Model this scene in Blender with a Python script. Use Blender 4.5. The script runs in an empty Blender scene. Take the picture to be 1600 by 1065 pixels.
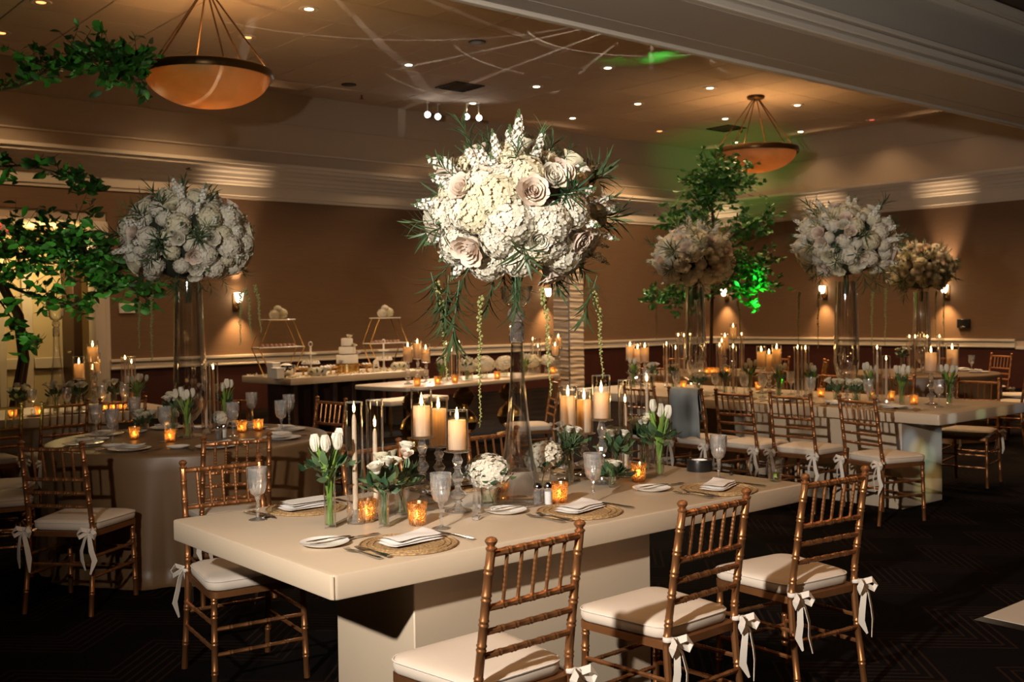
import bpy, bmesh, math, random
from mathutils import Vector, Matrix, Quaternion, noise

# ------------------------------------------------------------------ camera
FPX, YAW, PITCH, ROLL, CAMH = 1652.4686, math.radians(49.87333), math.radians(-1.46498), math.radians(-0.81001), 1.545
fw = Vector((math.cos(YAW)*math.cos(PITCH), math.sin(YAW)*math.cos(PITCH), math.sin(PITCH)))
_r = fw.cross(Vector((0, 0, 1))).normalized(); _u = _r.cross(fw)
rt = math.cos(ROLL)*_r + math.sin(ROLL)*_u
up = -math.sin(ROLL)*_r + math.cos(ROLL)*_u
CAM = Vector((0, 0, CAMH))
sc = bpy.context.scene
col = sc.collection
cd = bpy.data.cameras.new('camera'); cam = bpy.data.objects.new('camera', cd); col.objects.link(cam)
cd.sensor_width = 36; cd.lens = 36*FPX/1600; cd.clip_end = 100; cd.clip_start = 0.05
cam.matrix_world = Matrix(((rt.x, up.x, -fw.x, 0), (rt.y, up.y, -fw.y, 0), (rt.z, up.z, -fw.z, CAMH), (0, 0, 0, 1)))
cd.dof.use_dof = True; cd.dof.focus_distance = 4.3; cd.dof.aperture_fstop = 5.0
sc.camera = cam

def ray(px, py): return fw + rt*((px-800)/FPX) - up*((py-532.5)/FPX)
def P(px, py, z):                      # pixel -> point on the horizontal plane z
    d = ray(px, py); return CAM + d*((z-CAMH)/d.z)
def PY(px, py, y): d = ray(px, py); return CAM + d*(y/d.y)
def PX(px, py, x): d = ray(px, py); return CAM + d*(x/d.x)
def PD(px, py, dep): return CAM + ray(px, py)*dep
def pix(p):
    d = Vector(p)-CAM; k = d.dot(fw); return 800+FPX*d.dot(rt)/k, 532.5-FPX*d.dot(up)/k
def aty(px, y, z):                     # point with that pixel column on a line y, height z
    py = 700
    for _ in range(4):
        q = PY(px, py, y); q.z = z; py = pix(q)[1]
    return q
def atx(px, x, z):
    py = 620
    for _ in range(4):
        q = PX(px, py, x); q.z = z; py = pix(q)[1]
    return q
def hz(py, g, px=None):                # height over ground point g seen at pixel row py
    if px is None: px = pix((g[0], g[1], 1.0))[0]
    d = ray(px, py); t = (g[0]*d.x+g[1]*d.y)/(d.x*d.x+d.y*d.y); return CAMH + t*d.z

# ------------------------------------------------------------------ world, exposure, main lights
sc.view_settings.view_transform = 'Standard'; sc.view_settings.look = 'None'
sc.view_settings.gamma = 1; sc.view_settings.use_curve_mapping = False
sc.view_settings.exposure = 0.08
w = bpy.data.worlds.new('dim_room'); sc.world = w; w.use_nodes = True
w.node_tree.nodes['Background'].inputs[0].default_value = (1.0, 0.62, 0.36, 1)
w.node_tree.nodes['Background'].inputs[1].default_value = 0.004
sc.cycles.use_denoising = True
sc.cycles.max_bounces = 12; sc.cycles.transparent_max_bounces = 48
sc.cycles.diffuse_bounces = 3; sc.cycles.glossy_bounces = 4; sc.cycles.transmission_bounces = 10
sc.cycles.caustics_refractive = False; sc.cycles.caustics_reflective = False
sc.cycles.sample_clamp_indirect = 4.0; sc.cycles.blur_glossy = 0.5

FLASH = Vector((-0.8, 1.37, 2.32))
def spot(name, loc, target, power, size, blend, color, radius=0.05):
    l = bpy.data.lights.new(name, 'SPOT'); l.energy = power; l.spot_size = math.radians(size); l.spot_blend = blend
    l.color = color; l.shadow_soft_size = radius
    o = bpy.data.objects.new(name, l); col.objects.link(o); o.location = loc
    o.rotation_mode = 'QUATERNION'; o.rotation_quaternion = (Vector(target)-Vector(loc)).to_track_quat('-Z', 'Y')
    return o
def point(name, loc, power, color, radius=0.01):
    l = bpy.data.lights.new(name, 'POINT'); l.energy = power; l.color = color; l.shadow_soft_size = radius
    o = bpy.data.objects.new(name, l); col.objects.link(o); o.location = loc; return o
# the photographer's flash on a stand left of the camera, zoomed towards the far room
spot('photo_flash', FLASH, FLASH+Vector((math.cos(math.radians(21)), math.sin(math.radians(21)), 0.0)), 1250, 100, 1.0, (1.0, 0.91, 0.80), 0.05)

WARM = (1.0, 0.63, 0.32)
XW, YW, ZC = 20.3, 16.5, 5.4
CANX = (4.0, 6.7, 9.38, 12.0, 14.5, 17.05, 19.62); CANY = (11.8, 13.5, 15.25, 10.05, 8.3, 6.55)
T = 0.762

# ------------------------------------------------------------------ materials
MATS = {}
def nt(name):
    m = bpy.data.materials.new(name); m.use_nodes = True; t = m.node_tree
    MATS[name] = m; return m, t, t.nodes['Principled BSDF']
def mat(name, c, rough=0.6, metal=0.0, bump=0, bscale=200, var=0, vscale=8, sss=0, spec=0.5, sheen=0):
    m, t, b = nt(name)
    b.inputs['Base Color'].default_value = (*c, 1); b.inputs['Roughness'].default_value = rough; b.inputs['Metallic'].default_value = metal
    b.inputs['Specular IOR Level'].default_value = spec
    if sheen: b.inputs['Sheen Weight'].default_value = sheen
    if sss:
        b.inputs['Subsurface Weight'].default_value = sss; b.inputs['Subsurface Radius'].default_value = (1, .55, .3); b.inputs['Subsurface Scale'].default_value = .03
    tc = t.nodes.new('ShaderNodeTexCoord')
    if var:
        n = t.nodes.new('ShaderNodeTexNoise'); n.inputs['Scale'].default_value = vscale; n.inputs['Detail'].default_value = 4
        t.links.new(tc.outputs['Object'], n.inputs['Vector'])
        r = t.nodes.new('ShaderNodeMixRGB'); r.blend_type = 'MIX'
        r.inputs[1].default_value = (*[x*(1-var) for x in c], 1); r.inputs[2].default_value = (*[min(1, x*(1+var)) for x in c], 1)
        t.links.new(n.outputs['Fac'], r.inputs[0]); t.links.new(r.outputs[0], b.inputs['Base Color'])
    if bump:
        n = t.nodes.new('ShaderNodeTexNoise'); n.inputs['Scale'].default_value = bscale
        t.links.new(tc.outputs['Object'], n.inputs['Vector'])
        bp = t.nodes.new('ShaderNodeBump'); bp.inputs['Strength'].default_value = bump; bp.inputs['Distance'].default_value = .01
        t.links.new(n.outputs['Fac'], bp.inputs['Height']); t.links.new(bp.outputs[0], b.inputs['Normal'])
    return m
def emis(name, c, s):
    m, t, b = nt(name); b.inputs['Base Color'].default_value = (*c, 1)
    b.inputs['Emission Color'].default_value = (*c, 1); b.inputs['Emission Strength'].default_value = s; return m
def thin_glass(name, tint=(1, 1, 1), refl=0.9, base=0.05, rough=0.02, power=3.0, diff=0.0):
    m, t, b = nt(name); t.nodes.remove(b); out = t.nodes['Material Output']
    tr = t.nodes.new('ShaderNodeBsdfTransparent'); tr.inputs[0].default_value = (*tint, 1)
    gl = t.nodes.new('ShaderNodeBsdfGlossy'); gl.inputs['Roughness'].default_value = rough; gl.inputs[0].default_value = (1, 1, 1, 1)
    lw = t.nodes.new('ShaderNodeLayerWeight'); lw.inputs[0].default_value = 0.5
    pw = t.nodes.new('ShaderNodeMath'); pw.operation = 'POWER'; pw.inputs[1].default_value = power
    ma = t.nodes.new('ShaderNodeMath'); ma.operation = 'MULTIPLY_ADD'; ma.inputs[1].default_value = refl; ma.inputs[2].default_value = base
    mx = t.nodes.new('ShaderNodeMixShader')
    t.links.new(lw.outputs['Facing'], pw.inputs[0]); t.links.new(pw.outputs[0], ma.inputs[0]); t.links.new(ma.outputs[0], mx.inputs[0])
    t.links.new(tr.outputs[0], mx.inputs[1]); t.links.new(gl.outputs[0], mx.inputs[2])
    last = mx
    if diff:
        df = t.nodes.new('ShaderNodeBsdfDiffuse'); df.inputs[0].default_value = (.9, .88, .84, 1)
        m2 = t.nodes.new('ShaderNodeMixShader'); m2.inputs[0].default_value = diff
        t.links.new(mx.outputs[0], m2.inputs[1]); t.links.new(df.outputs[0], m2.inputs[2]); last = m2
    t.links.new(last.outputs[0], out.inputs[0]); return m
def crystal(name, ior=1.45, clear=0.4, tint=(1, 1, 1)):
    m, t, b = nt(name); t.nodes.remove(b); out = t.nodes['Material Output']
    tr = t.nodes.new('ShaderNodeBsdfTransparent'); tr.inputs[0].default_value = (*tint, 1)
    gl = t.nodes.new('ShaderNodeBsdfGlass'); gl.inputs['IOR'].default_value = ior; gl.inputs['Roughness'].default_value = 0.02; gl.inputs[0].default_value = (*tint, 1)
    mx = t.nodes.new('ShaderNodeMixShader'); mx.inputs[0].default_value = 1-clear
    t.links.new(tr.outputs[0], mx.inputs[1]); t.links.new(gl.outputs[0], mx.inputs[2]); t.links.new(mx.outputs[0], out.inputs[0]); return m

M = MATS
mat('ivory_table', (.55, .44, .32), .42, bump=.05, bscale=500, var=.05, vscale=4)
mat('bronze', (.35, .148, .055), .38, .72, var=.12, vscale=30)
mat('cushion', (.66, .56, .46), .85, bump=.12, bscale=700)
mat('ribbon', (.70, .63, .55), .8)
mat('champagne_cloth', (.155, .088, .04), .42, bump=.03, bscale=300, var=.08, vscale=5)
mat('linen', (.80, .76, .72), .85, bump=.1, bscale=900)
mat('porcelain', (.82, .79, .74), .2)
mat('steel', (.62, .60, .57), .16, 1.0)
mat('gold', (.78, .52, .20), .22, 1.0)
mat('black_plastic', (.012, .012, .012), .3)
mat('petal_white', (.68, .63, .51), .7, sss=.15, var=.05, vscale=30)
mat('petal_cream', (.66, .60, .42), .7, sss=.15, var=.1, vscale=25)
mat('petal_blush', (.74, .60, .49), .65, sss=.15, var=.06, vscale=25)
mat('petal_stock', (.76, .73, .64), .7, sss=.1)
mat('leaf', (.048, .085, .034), .45, var=.35, vscale=20)
mat('leaf_tree', (.045, .15, .022), .45, var=.4, vscale=14)
mat('leaf_dark', (.02, .06, .025), .45, var=.3, vscale=20)
mat('leaf_pale', (.10, .165, .07), .5, var=.25, vscale=20)
mat('leaf_lime', (.16, .28, .05), .45, var=.2, vscale=20)
mat('amaranth', (.27, .27, .09), .8, var=.2, vscale=60)
mat('moss', (.016, .02, .008), .95)
mat('bark', (.06, .03, .016), .85, var=.3, vscale=30)
mat('wax', (.78, .68, .52), .5)
mat('wick', (.02, .015, .01), .9)
mat('wood_dark', (.05, .022, .012), .5)
mat('mahogany', (.055, .014, .010), .45, var=.3, vscale=6)
mat('plaster', (.52, .42, .32), .8, bump=.04, bscale=120)
mat('trim_paint', (.70, .62, .52), .5)
mat('ceiling_tile', (.60, .47, .36), .9, bump=.25, bscale=90)
mat('joint_dark', (.16, .12, .09), .9)
mat('beam_paint', (.46, .41, .35), .6)
mat('pale_wall', (.66, .55, .34), .8)
mat('fixture_bronze', (.12, .065, .025), .32, .8)
mat('baffle', (.55, .20, .06), .5)
mat('vent_dark', (.03, .025, .02), .7)
mat('grey_cloth', (.30, .32, .32), .9, bump=.15, bscale=500)
mat('drape_cloth', (.66, .55, .44), .7)
mat('salt', (.85, .84, .82), .7)
mat('pepper', (.05, .035, .025), .8)
mat('lime', (.25, .42, .04), .35)
mat('icing', (.80, .77, .72), .55)
mat('macaron', (.30, .12, .06), .7)
mat('mirror_silver', (.7, .7, .72), .08, 1.0)
mat('water_green', (.1, .16, .05), .2)
mat('paper', (.80, .76, .70), .8)
mat('dance_vinyl', (.62, .58, .52), .35)
thin_glass('glass', base=.07, refl=1.0, power=2.2)
thin_glass('glass_cut', base=.14, refl=1.0, power=1.4, rough=.10, diff=.09)
thin_glass('acrylic', base=.08, refl=.8)
thin_glass('vase_water', tint=(.86, .92, .80), base=.05, refl=.8)
thin_glass('vase_clear', base=.07, refl=1.0, power=2.0, rough=.03)
thin_glass('crystal', base=.24, refl=.8, power=1.3, rough=.05, diff=.05)
thin_glass('vase_crystal', base=.12, refl=.9, power=1.15, rough=.01)
emis('flame', (1.0, .60, .20), 30)
emis('lamp_white', (1.0, .80, .50), 9)
emis('lamp_orange', (1.0, .36, .10), 3)
emis('lamp_red', (.9, .12, .06), 1.2)
emis('track_lamp', (1.0, .97, .92), 26)
emis('exit_red', (1.0, .03, .03), 2.2)

def special_mats():
    # carpet: near-black with fine brown zigzag
    m, t, b = nt('carpet'); tc = t.nodes.new('ShaderNodeTexCoord'); N = t.nodes.new; L = t.links.new
    sx = N('ShaderNodeSeparateXYZ'); L(tc.outputs['Object'], sx.inputs[0])
    def mth(op, a, bb=None, c=None):
        n = N('ShaderNodeMath'); n.operation = op
        for i, v in enumerate((a, bb, c)):
            if v is None: continue
            if isinstance(v, (int, float)): n.inputs[i].default_value = v
            else: L(v, n.inputs[i])
        return n.outputs[0]
    zz = mth('PINGPONG', mth('MULTIPLY', sx.outputs[0], 1.0), 0.32)
    s = mth('ADD', sx.outputs[1], zz)
    st = mth('GREATER_THAN', mth('FRACT', mth('MULTIPLY', s, 16)), .72)
    gate = mth('GREATER_THAN', mth('FRACT', mth('MULTIPLY', s, 1.4)), .45)
    nz = N('ShaderNodeTexNoise'); nz.inputs['Scale'].default_value = 180; L(tc.outputs['Object'], nz.inputs['Vector'])
    fac = mth('MULTIPLY', mth('MULTIPLY', st, gate), nz.outputs['Fac'])
    mx = N('ShaderNodeMixRGB'); mx.inputs[1].default_value = (.004, .003, .003, 1); mx.inputs[2].default_value = (.035, .018, .010, 1)
    L(fac, mx.inputs[0]); L(mx.outputs[0], b.inputs['Base Color']); b.inputs['Roughness'].default_value = 1; b.inputs['Specular IOR Level'].default_value = 0.05
    # grasscloth wallpaper: horizontal fibres
    m, t, b = nt('grasscloth'); tc = t.nodes.new('ShaderNodeTexCoord'); mp = t.nodes.new('ShaderNodeMapping'); nz = t.nodes.new('ShaderNodeTexNoise')
    mp.inputs['Scale'].default_value = (3, 3, 120); nz.inputs['Scale'].default_value = 1.0; nz.inputs['Detail'].default_value = 6
    mx = t.nodes.new('ShaderNodeMixRGB'); mx.inputs[1].default_value = (.145, .082, .045, 1); mx.inputs[2].default_value = (.225, .132, .072, 1)
    t.links.new(tc.outputs['Object'], mp.inputs[0]); t.links.new(mp.outputs[0], nz.inputs['Vector']); t.links.new(nz.outputs['Fac'], mx.inputs[0])
    t.links.new(mx.outputs[0], b.inputs['Base Color']); b.inputs['Roughness'].default_value = .75
    # woven mat
    m, t, b = nt('woven'); tc = t.nodes.new('ShaderNodeTexCoord')
    v = t.nodes.new('ShaderNodeTexVoronoi'); v.inputs['Scale'].default_value = 110; t.links.new(tc.outputs['Object'], v.inputs['Vector'])
    mx = t.nodes.new('ShaderNodeMixRGB'); mx.inputs[1].default_value = (.50, .33, .15, 1); mx.inputs[2].default_value = (.20, .11, .04, 1)
    t.links.new(v.outputs['Distance'], mx.inputs[0]); t.links.new(mx.outputs[0], b.inputs['Base Color'])
    bp = t.nodes.new('ShaderNodeBump'); bp.inputs['Strength'].default_value = .7; bp.inputs['Distance'].default_value = .004
    t.links.new(v.outputs['Distance'], bp.inputs['Height']); t.links.new(bp.outputs[0], b.inputs['Normal']); b.inputs['Roughness'].default_value = .8
    # amber mercury glass: patchy mirror and glowing glass
    m, t, b = nt('amber_glass'); t.nodes.remove(b); out = t.nodes['Material Output']
    tc = t.nodes.new('ShaderNodeTexCoord'); v = t.nodes.new('ShaderNodeTexNoise'); v.inputs['Scale'].default_value = 260; v.inputs['Detail'].default_value = 3
    t.links.new(tc.outputs['Object'], v.inputs['Vector'])
    cr = t.nodes.new('ShaderNodeValToRGB'); cr.color_ramp.elements[0].position = .42; cr.color_ramp.elements[1].position = .6
    t.links.new(v.outputs['Fac'], cr.inputs[0])
    tl = t.nodes.new('ShaderNodeBsdfTranslucent'); tl.inputs[0].default_value = (1.0, .70, .36, 1)
    tr = t.nodes.new('ShaderNodeBsdfTransparent'); tr.inputs[0].default_value = (1.0, .76, .42, 1)
    gl = t.nodes.new('ShaderNodeBsdfGlossy'); gl.inputs[0].default_value = (.95, .62, .36, 1); gl.inputs['Roughness'].default_value = .22
    a = t.nodes.new('ShaderNodeMixShader'); a.inputs[0].default_value = .72; t.links.new(tl.outputs[0], a.inputs[1]); t.links.new(tr.outputs[0], a.inputs[2])
    c = t.nodes.new('ShaderNodeMixShader'); t.links.new(cr.outputs[0], c.inputs[0]); t.links.new(a.outputs[0], c.inputs[1]); t.links.new(gl.outputs[0], c.inputs[2])
    t.links.new(c.outputs[0], out.inputs[0])
    # alabaster bowl, glowing from its lamps
    m, t, b = nt('alabaster'); tc = t.nodes.new('ShaderNodeTexCoord'); nz = t.nodes.new('ShaderNodeTexNoise'); nz.inputs['Scale'].default_value = 3.5; nz.inputs['Detail'].default_value = 6
    nz.inputs['Distortion'].default_value = 1.2
    t.links.new(tc.outputs['Object'], nz.inputs['Vector'])
    mx = t.nodes.new('ShaderNodeMixRGB'); mx.inputs[1].default_value = (.80, .53, .29, 1); mx.inputs[2].default_value = (.64, .38, .18, 1)
    t.links.new(nz.outputs['Fac'], mx.inputs[0]); t.links.new(mx.outputs[0], b.inputs['Base Color']); b.inputs['Roughness'].default_value = .4
    tl = t.nodes.new('ShaderNodeBsdfTranslucent'); t.links.new(mx.outputs[0], tl.inputs[0]); ms = t.nodes.new('ShaderNodeMixShader'); ms.inputs[0].default_value = .35
    t.links.new(b.outputs[0], ms.inputs[1]); t.links.new(tl.outputs[0], ms.inputs[2]); t.links.new(ms.outputs[0], t.nodes['Material Output'].inputs[0])
def wax_mix():
    t = M['wax'].node_tree; b = t.nodes['Principled BSDF']; tl = t.nodes.new('ShaderNodeBsdfTranslucent'); tl.inputs[0].default_value = (1.0, .66, .30, 1)
    ms = t.nodes.new('ShaderNodeMixShader'); ms.inputs[0].default_value = .4; t.links.new(b.outputs[0], ms.inputs[1]); t.links.new(tl.outputs[0], ms.inputs[2])
    t.links.new(ms.outputs[0], t.nodes['Material Output'].inputs[0])
special_mats(); wax_mix()

# ------------------------------------------------------------------ mesh helpers
class G:
    def __init__(s): s.V = []; s.F = []
    def add(s, V, F):
        o = len(s.V); s.V += [Vector(v) for v in V]; s.F += [[i+o for i in f] for f in F]; return s
    def join(s, g, mx=None):
        return s.add([mx @ v for v in g.V] if mx else g.V, g.F)
    def box(s, x0, x1, y0, y1, z0, z1):
        return s.add([(x0, y0, z0), (x1, y0, z0), (x1, y1, z0), (x0, y1, z0), (x0, y0, z1), (x1, y0, z1), (x1, y1, z1), (x0, y1, z1)],
                     [(0, 3, 2, 1), (4, 5, 6, 7), (0, 1, 5, 4), (1, 2, 6, 5), (2, 3, 7, 6), (3, 0, 4, 7)])
    def bbox(s, x0, x1, y0, y1, z0, z1, b=.006, seg=2, vb=0):
        bm = bmesh.new(); bmesh.ops.create_cube(bm, size=1)
        for v in bm.verts: v.co = ((x0+x1)/2+v.co.x*(x1-x0), (y0+y1)/2+v.co.y*(y1-y0), (z0+z1)/2+v.co.z*(z1-z0))
        if vb:
            es = [e for e in bm.edges if abs(e.verts[0].co.z-e.verts[1].co.z) > 1e-5]
            bmesh.ops.bevel(bm, geom=es, offset=vb, segments=3, affect='EDGES', profile=.5)
        bmesh.ops.bevel(bm, geom=[e for e in bm.edges if len(e.link_faces) == 2 and e.calc_face_angle(0) > .5], offset=b, segments=seg, affect='EDGES', profile=.5)
        bm.verts.index_update()
        s.add([v.co.copy() for v in bm.verts], [[v.index for v in f.verts] for f in bm.faces]); bm.free(); return s
    def lathe(s, prof, n=16, c=(0, 0, 0), flute=0, fn=12, cap=True, fz=None):
        V = []; F = []
        for (r, z) in prof:
            for i in range(n):
                a = 2*math.pi*i/n; k = r
                if flute and (fz is None or fz[0] <= z <= fz[1]): k = r*(1+flute*math.cos(fn*a))
                V.append((c[0]+k*math.cos(a), c[1]+k*math.sin(a), c[2]+z))
        m = len(prof)
        for j in range(m-1):
            for i in range(n):
                a = j*n+i; b = j*n+(i+1) % n; F.append((a, b, b+n, a+n))
        if cap:
            F.append(tuple(range(n-1, -1, -1))); F.append(tuple(range((m-1)*n, m*n)))
        return s.add(V, F)
    def tube(s, pts, rad, n=6, cap=True, flat=None):
        pts = [Vector(p) for p in pts]; m = len(pts)
        if isinstance(rad, (int, float)): rad = [rad]*m
        V = []; F = []; nx = None
        for j in range(m):
            d = (pts[min(j+1, m-1)]-pts[max(j-1, 0)]).normalized()
            if nx is None:
                nx = d.orthogonal().normalized() if flat is None else (Vector(flat)-d*d.dot(Vector(flat))).normalized()
            else:
                nx = (nx-d*d.dot(nx)); nx = nx.normalized() if nx.length > 1e-6 else d.orthogonal().normalized()
            ny = d.cross(nx)
            for i in range(n):
                a = 2*math.pi*i/n; V.append(pts[j]+(nx*math.cos(a)+ny*math.sin(a))*rad[j])
        for j in range(m-1):
            for i in range(n):
                a = j*n+i; b = j*n+(i+1) % n; F.append((a, b, b+n, a+n))
        if cap: F.append(tuple(range(n-1, -1, -1))); F.append(tuple(range((m-1)*n, m*n)))
        return s.add(V, F)
    def ribbon(s, pts, wdt, th, side):
        pts = [Vector(p) for p in pts]; m = len(pts); V = []; F = []; side = Vector(side)
        for j in range(m):
            d = (pts[min(j+1, m-1)]-pts[max(j-1, 0)]).normalized(); sd = (side-d*d.dot(side)).normalized(); nn = d.cross(sd)
            wj = wdt[j] if isinstance(wdt, (list, tuple)) else wdt
            for a, b in ((-1, -1), (1, -1), (1, 1), (-1, 1)): V.append(pts[j]+sd*(a*wj/2)+nn*(b*th/2))
        for j in range(m-1):
            for i in range(4):
                a = j*4+i; b = j*4+(i+1) % 4; F.append((a, b, b+4, a+4))
        F.append((3, 2, 1, 0)); F.append(tuple(range((m-1)*4, m*4)))
        return s.add(V, F)
    def ball(s, c, r, n=8, m=5, sq=1):
        prof = [(max(1e-4, r*math.sin(math.pi*j/m)), -r*sq*math.cos(math.pi*j/m)) for j in range(m+1)]
        return s.lathe(prof, n, c, cap=False)
    def octa(s, c, r):
        c = Vector(c); V = [c+Vector(d)*r for d in ((1, 0, 0), (0, 1, 0), (-1, 0, 0), (0, -1, 0), (0, 0, 1), (0, 0, -1))]
        return s.add(V, [(0, 1, 4), (1, 2, 4), (2, 3, 4), (3, 0, 4), (1, 0, 5), (2, 1, 5), (3, 2, 5), (0, 3, 5)])
    def leaf(s, base, d, nrm, ln, wd, bend=.2, seg=3, fold=.15, shape=None):
        base = Vector(base); d = Vector(d).normalized(); nrm = Vector(nrm); nrm = (nrm-d*d.dot(nrm))
        nrm = nrm.normalized() if nrm.length > 1e-5 else d.orthogonal().normalized()
        sd = d.cross(nrm); V = []; F = []
        for j in range(seg+1):
            t = j/seg; c = base+d*(ln*t)-nrm*(bend*ln*t*t)
            wj = wd*.5*(math.sin(math.pi*min(1, t*.92+.06))**.8 if shape is None else shape[j])
            V += [c-sd*wj+nrm*(fold*wj), c, c+sd*wj+nrm*(fold*wj)]
        for j in range(seg):
            a = j*3; F += [(a, a+1, a+4, a+3), (a+1, a+2, a+5, a+4)]
        return s.add(V, F)
    def poly(s, pts, z0, z1):
        n = len(pts); V = [(x, y, z0) for x, y in pts]+[(x, y, z1) for x, y in pts]
        return s.add(V, [tuple(range(n-1, -1, -1)), tuple(range(n, 2*n))]+[(i, (i+1) % n, (i+1) % n+n, i+n) for i in range(n)])
    def me(s, name, m, smooth=True, ang=40):
        d = bpy.data.meshes.new(name); d.from_pydata([tuple(v) for v in s.V], [], s.F); d.materials.append(M[m])
        if smooth:
            d.polygons.foreach_set('use_smooth', [True]*len(d.polygons)); d.set_sharp_from_angle(angle=math.radians(ang))
        d.update(); return d
CACHE = {}
def cached(key, fn):
    if key not in CACHE: CACHE[key] = fn()
    return CACHE[key]
def ob(name, me, parent=None, loc=(0, 0, 0), rz=0, rot=None, scale=None):
    o = bpy.data.objects.new(name, me); col.objects.link(o); o.location = loc
    if rot is not None: o.rotation_mode = 'QUATERNION'; o.rotation_quaternion = rot
    elif rz: o.rotation_euler = (0, 0, rz)
    if scale is not None: o.scale = (scale,)*3 if isinstance(scale, (int, float)) else scale
    if parent: o.parent = parent
    return o
def tag(o, label, cat, group=None):
    o['label'] = label; o['category'] = cat
    if group: o['group'] = group
    return o
def thing(name, label, cat, loc=(0, 0, 0), rz=0, group=None):
    o = bpy.data.objects.new(name, None); col.objects.link(o); o.location = loc; o.rotation_euler = (0, 0, rz); o.empty_display_size = .05
    return tag(o, label, cat, group)
def struct(o): o['kind'] = 'structure'; return o
def qz(n, roll=0): return Vector(n).to_track_quat('Z', 'Y') @ Quaternion((0, 0, 1), roll)
ORD = ['first', 'second', 'third', 'fourth', 'fifth', 'sixth', 'seventh', 'eighth', 'ninth', 'tenth', 'eleventh', 'twelfth', 'thirteenth', 'fourteenth', 'fifteenth', 'sixteenth']

# ------------------------------------------------------------------ the room
BF, BN, BZ = 5.5, 4.59, 3.6           # header beam: far and near face, underside
def room():
    struct(ob('floor', G().box(-6, XW+.2, -4, YW+3.2, -.1, 0).me('floor', 'carpet', False)))
    LX = 5.77                           # left wall starts beside the corridor opening
    wl = struct(ob('wall_left', G().box(LX, XW+.2, YW, YW+.2, 0, ZC+.2).box(-6, LX, YW, YW+.2, 3.05, ZC+.2).me('wall', 'plaster', False)))
    ob('wallpaper', G().box(LX, XW-.03, YW-.02, YW, .92, 3.53).box(-6, LX, YW-.02, YW, 3.2, 3.53).me('wallpaper', 'grasscloth', False), wl)
    ob('wainscot', G().box(LX, XW-.03, YW-.03, YW, 0, .79).me('wainscot', 'mahogany', False), wl)
    wr = struct(ob('wall_right', G().box(XW, XW+.2, -4, YW, 0, ZC+.2).me('wall', 'plaster', False)))
    ob('wallpaper', G().box(XW-.02, XW, 5.5, YW-.02, .92, 3.63).me('wallpaper', 'grasscloth', False), wr)
    ob('wainscot', G().box(XW-.03, XW, 5.5, YW-.03, 0, .79).me('wainscot', 'mahogany', False), wr)
    # chair rails
    def rail(name, a, b, axis):
        g = G()
        for (d, z0, z1) in ((.05, .775, .92), (.075, .88, .93), (.065, .765, .80)):
            if axis == 'x': g.bbox(a, b, YW-d, YW-.001, z0, z1, .008, 1)
            else: g.bbox(XW-d, XW-.001, a, b, z0, z1, .008, 1)
        return struct(ob(name, g.me('rail', 'trim_paint')))
    rail('trim_1', LX, XW-.08, 'x'); rail('trim_2', 9.2, YW, 'y')
    struct(ob('trim_3', G().box(XW-.05, XW-.001, 5.5, 9.19, .74, .80).me('rail', 'trim_paint', False)))
    # crown: fascia, stepped cove, frieze
    prof = [(0, 0), (.035, 0), (.035, .05), (.05, .055), (.05, .22), (.07, .235), (.085, .27), (.11, .285), (.12, .33), (.15, .345), (.17, .40), (.215, .43), (.235, .47), (.27, .485), (.275, .54), (.30, .545), (.30, .60), (.03, .605), (0, .61)]
    def crown(name, z, axis, a, b):
        V = []; n = len(prof)
        for e in (a, b):
            for d, h in prof: V.append((e, YW-d, z+h) if axis == 'x' else (XW-d, e, z+h))
        F = [(i, i+1, n+i+1, n+i) for i in range(n-1)]
        return struct(ob(name, G().add(V, F).me('crown', 'trim_paint', True, 25)))
    crown('trim_4', 3.53, 'x', -6, XW); crown('trim_5', 3.56, 'y', -4, YW)
    struct(ob('trim_6', G().bbox(-6, XW, YW-.03, YW-.001, 4.36, 4.385, .004, 1).me('bead', 'trim_paint')))
    struct(ob('trim_7', G().bbox(-6, XW, YW-.015, YW-.001, 4.86, 4.875, .004, 1).bbox(XW-.015, XW-.001, 5.5, YW, 4.86, 4.875, .004, 1).me('bead', 'plaster')))
    # ceiling with laid-in tiles, joints recessed
    ce = struct(ob('ceiling', G().box(-6, XW+.2, BF-.3, YW+.2, ZC+.02, ZC+.2).me('ceiling', 'joint_dark', False)))
    tx, ty = .8675, .875
    tm = G().bbox(-tx/2+.006, tx/2-.006, -ty/2+.006, ty/2-.006, 0, .028, .006, 1).me('tile', 'ceiling_tile', True, 20)
    k = 0
    x = XW-tx/2
    while x > 2.2:
        y = YW-ty/2
        while y > BF-.2:
            if pix((x, y, ZC))[1] > -90: ob('ceiling_tile', tm, ce, (x, y, ZC)); k += 1
            y -= ty
        x -= tx
    # header beam between the two rooms, with its mouldings
    bm_ = struct(ob('wall_header', G().box(-6, XW, BN, BF, BZ+.02, ZC+.2).me('header', 'beam_paint', False)))
    ob('soffit_panel', G().bbox(-6, XW, BN+.05, BF-.25, BZ, BZ+.03, .006, 1).me('soffit', 'beam_paint'), bm_)
    ob('soffit_edge', G().bbox(-6, XW, BF-.03, BF+.03, BZ-.02, BZ+.10, .008, 1).me('edge', 'trim_paint'), bm_)
    ob('track_groove', G().bbox(-6, XW, BF-.23, BF-.04, BZ+.005, BZ+.03, .004, 1).me('groove', 'baffle'), bm_).data.materials[0] = M['beam_paint']
    g = G()
    for (d, z0, z1) in ((.03, BZ-.005, BZ+.05), (.045, BZ+.065, BZ+.13), (.06, BZ+.145, BZ+.19)): g.bbox(-6, XW, BN-d, BN+.04, z0, z1, .01, 1)
    ob('near_moulding', g.me('moulding', 'trim_paint'), bm_)
    g = G()
    for (d, z0, z1) in ((.05, 4.12, 4.2), (.10, 4.2, 4.3)): g.bbox(-6, XW, BN-d, BN, z0, z1, .01, 1)
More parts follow.
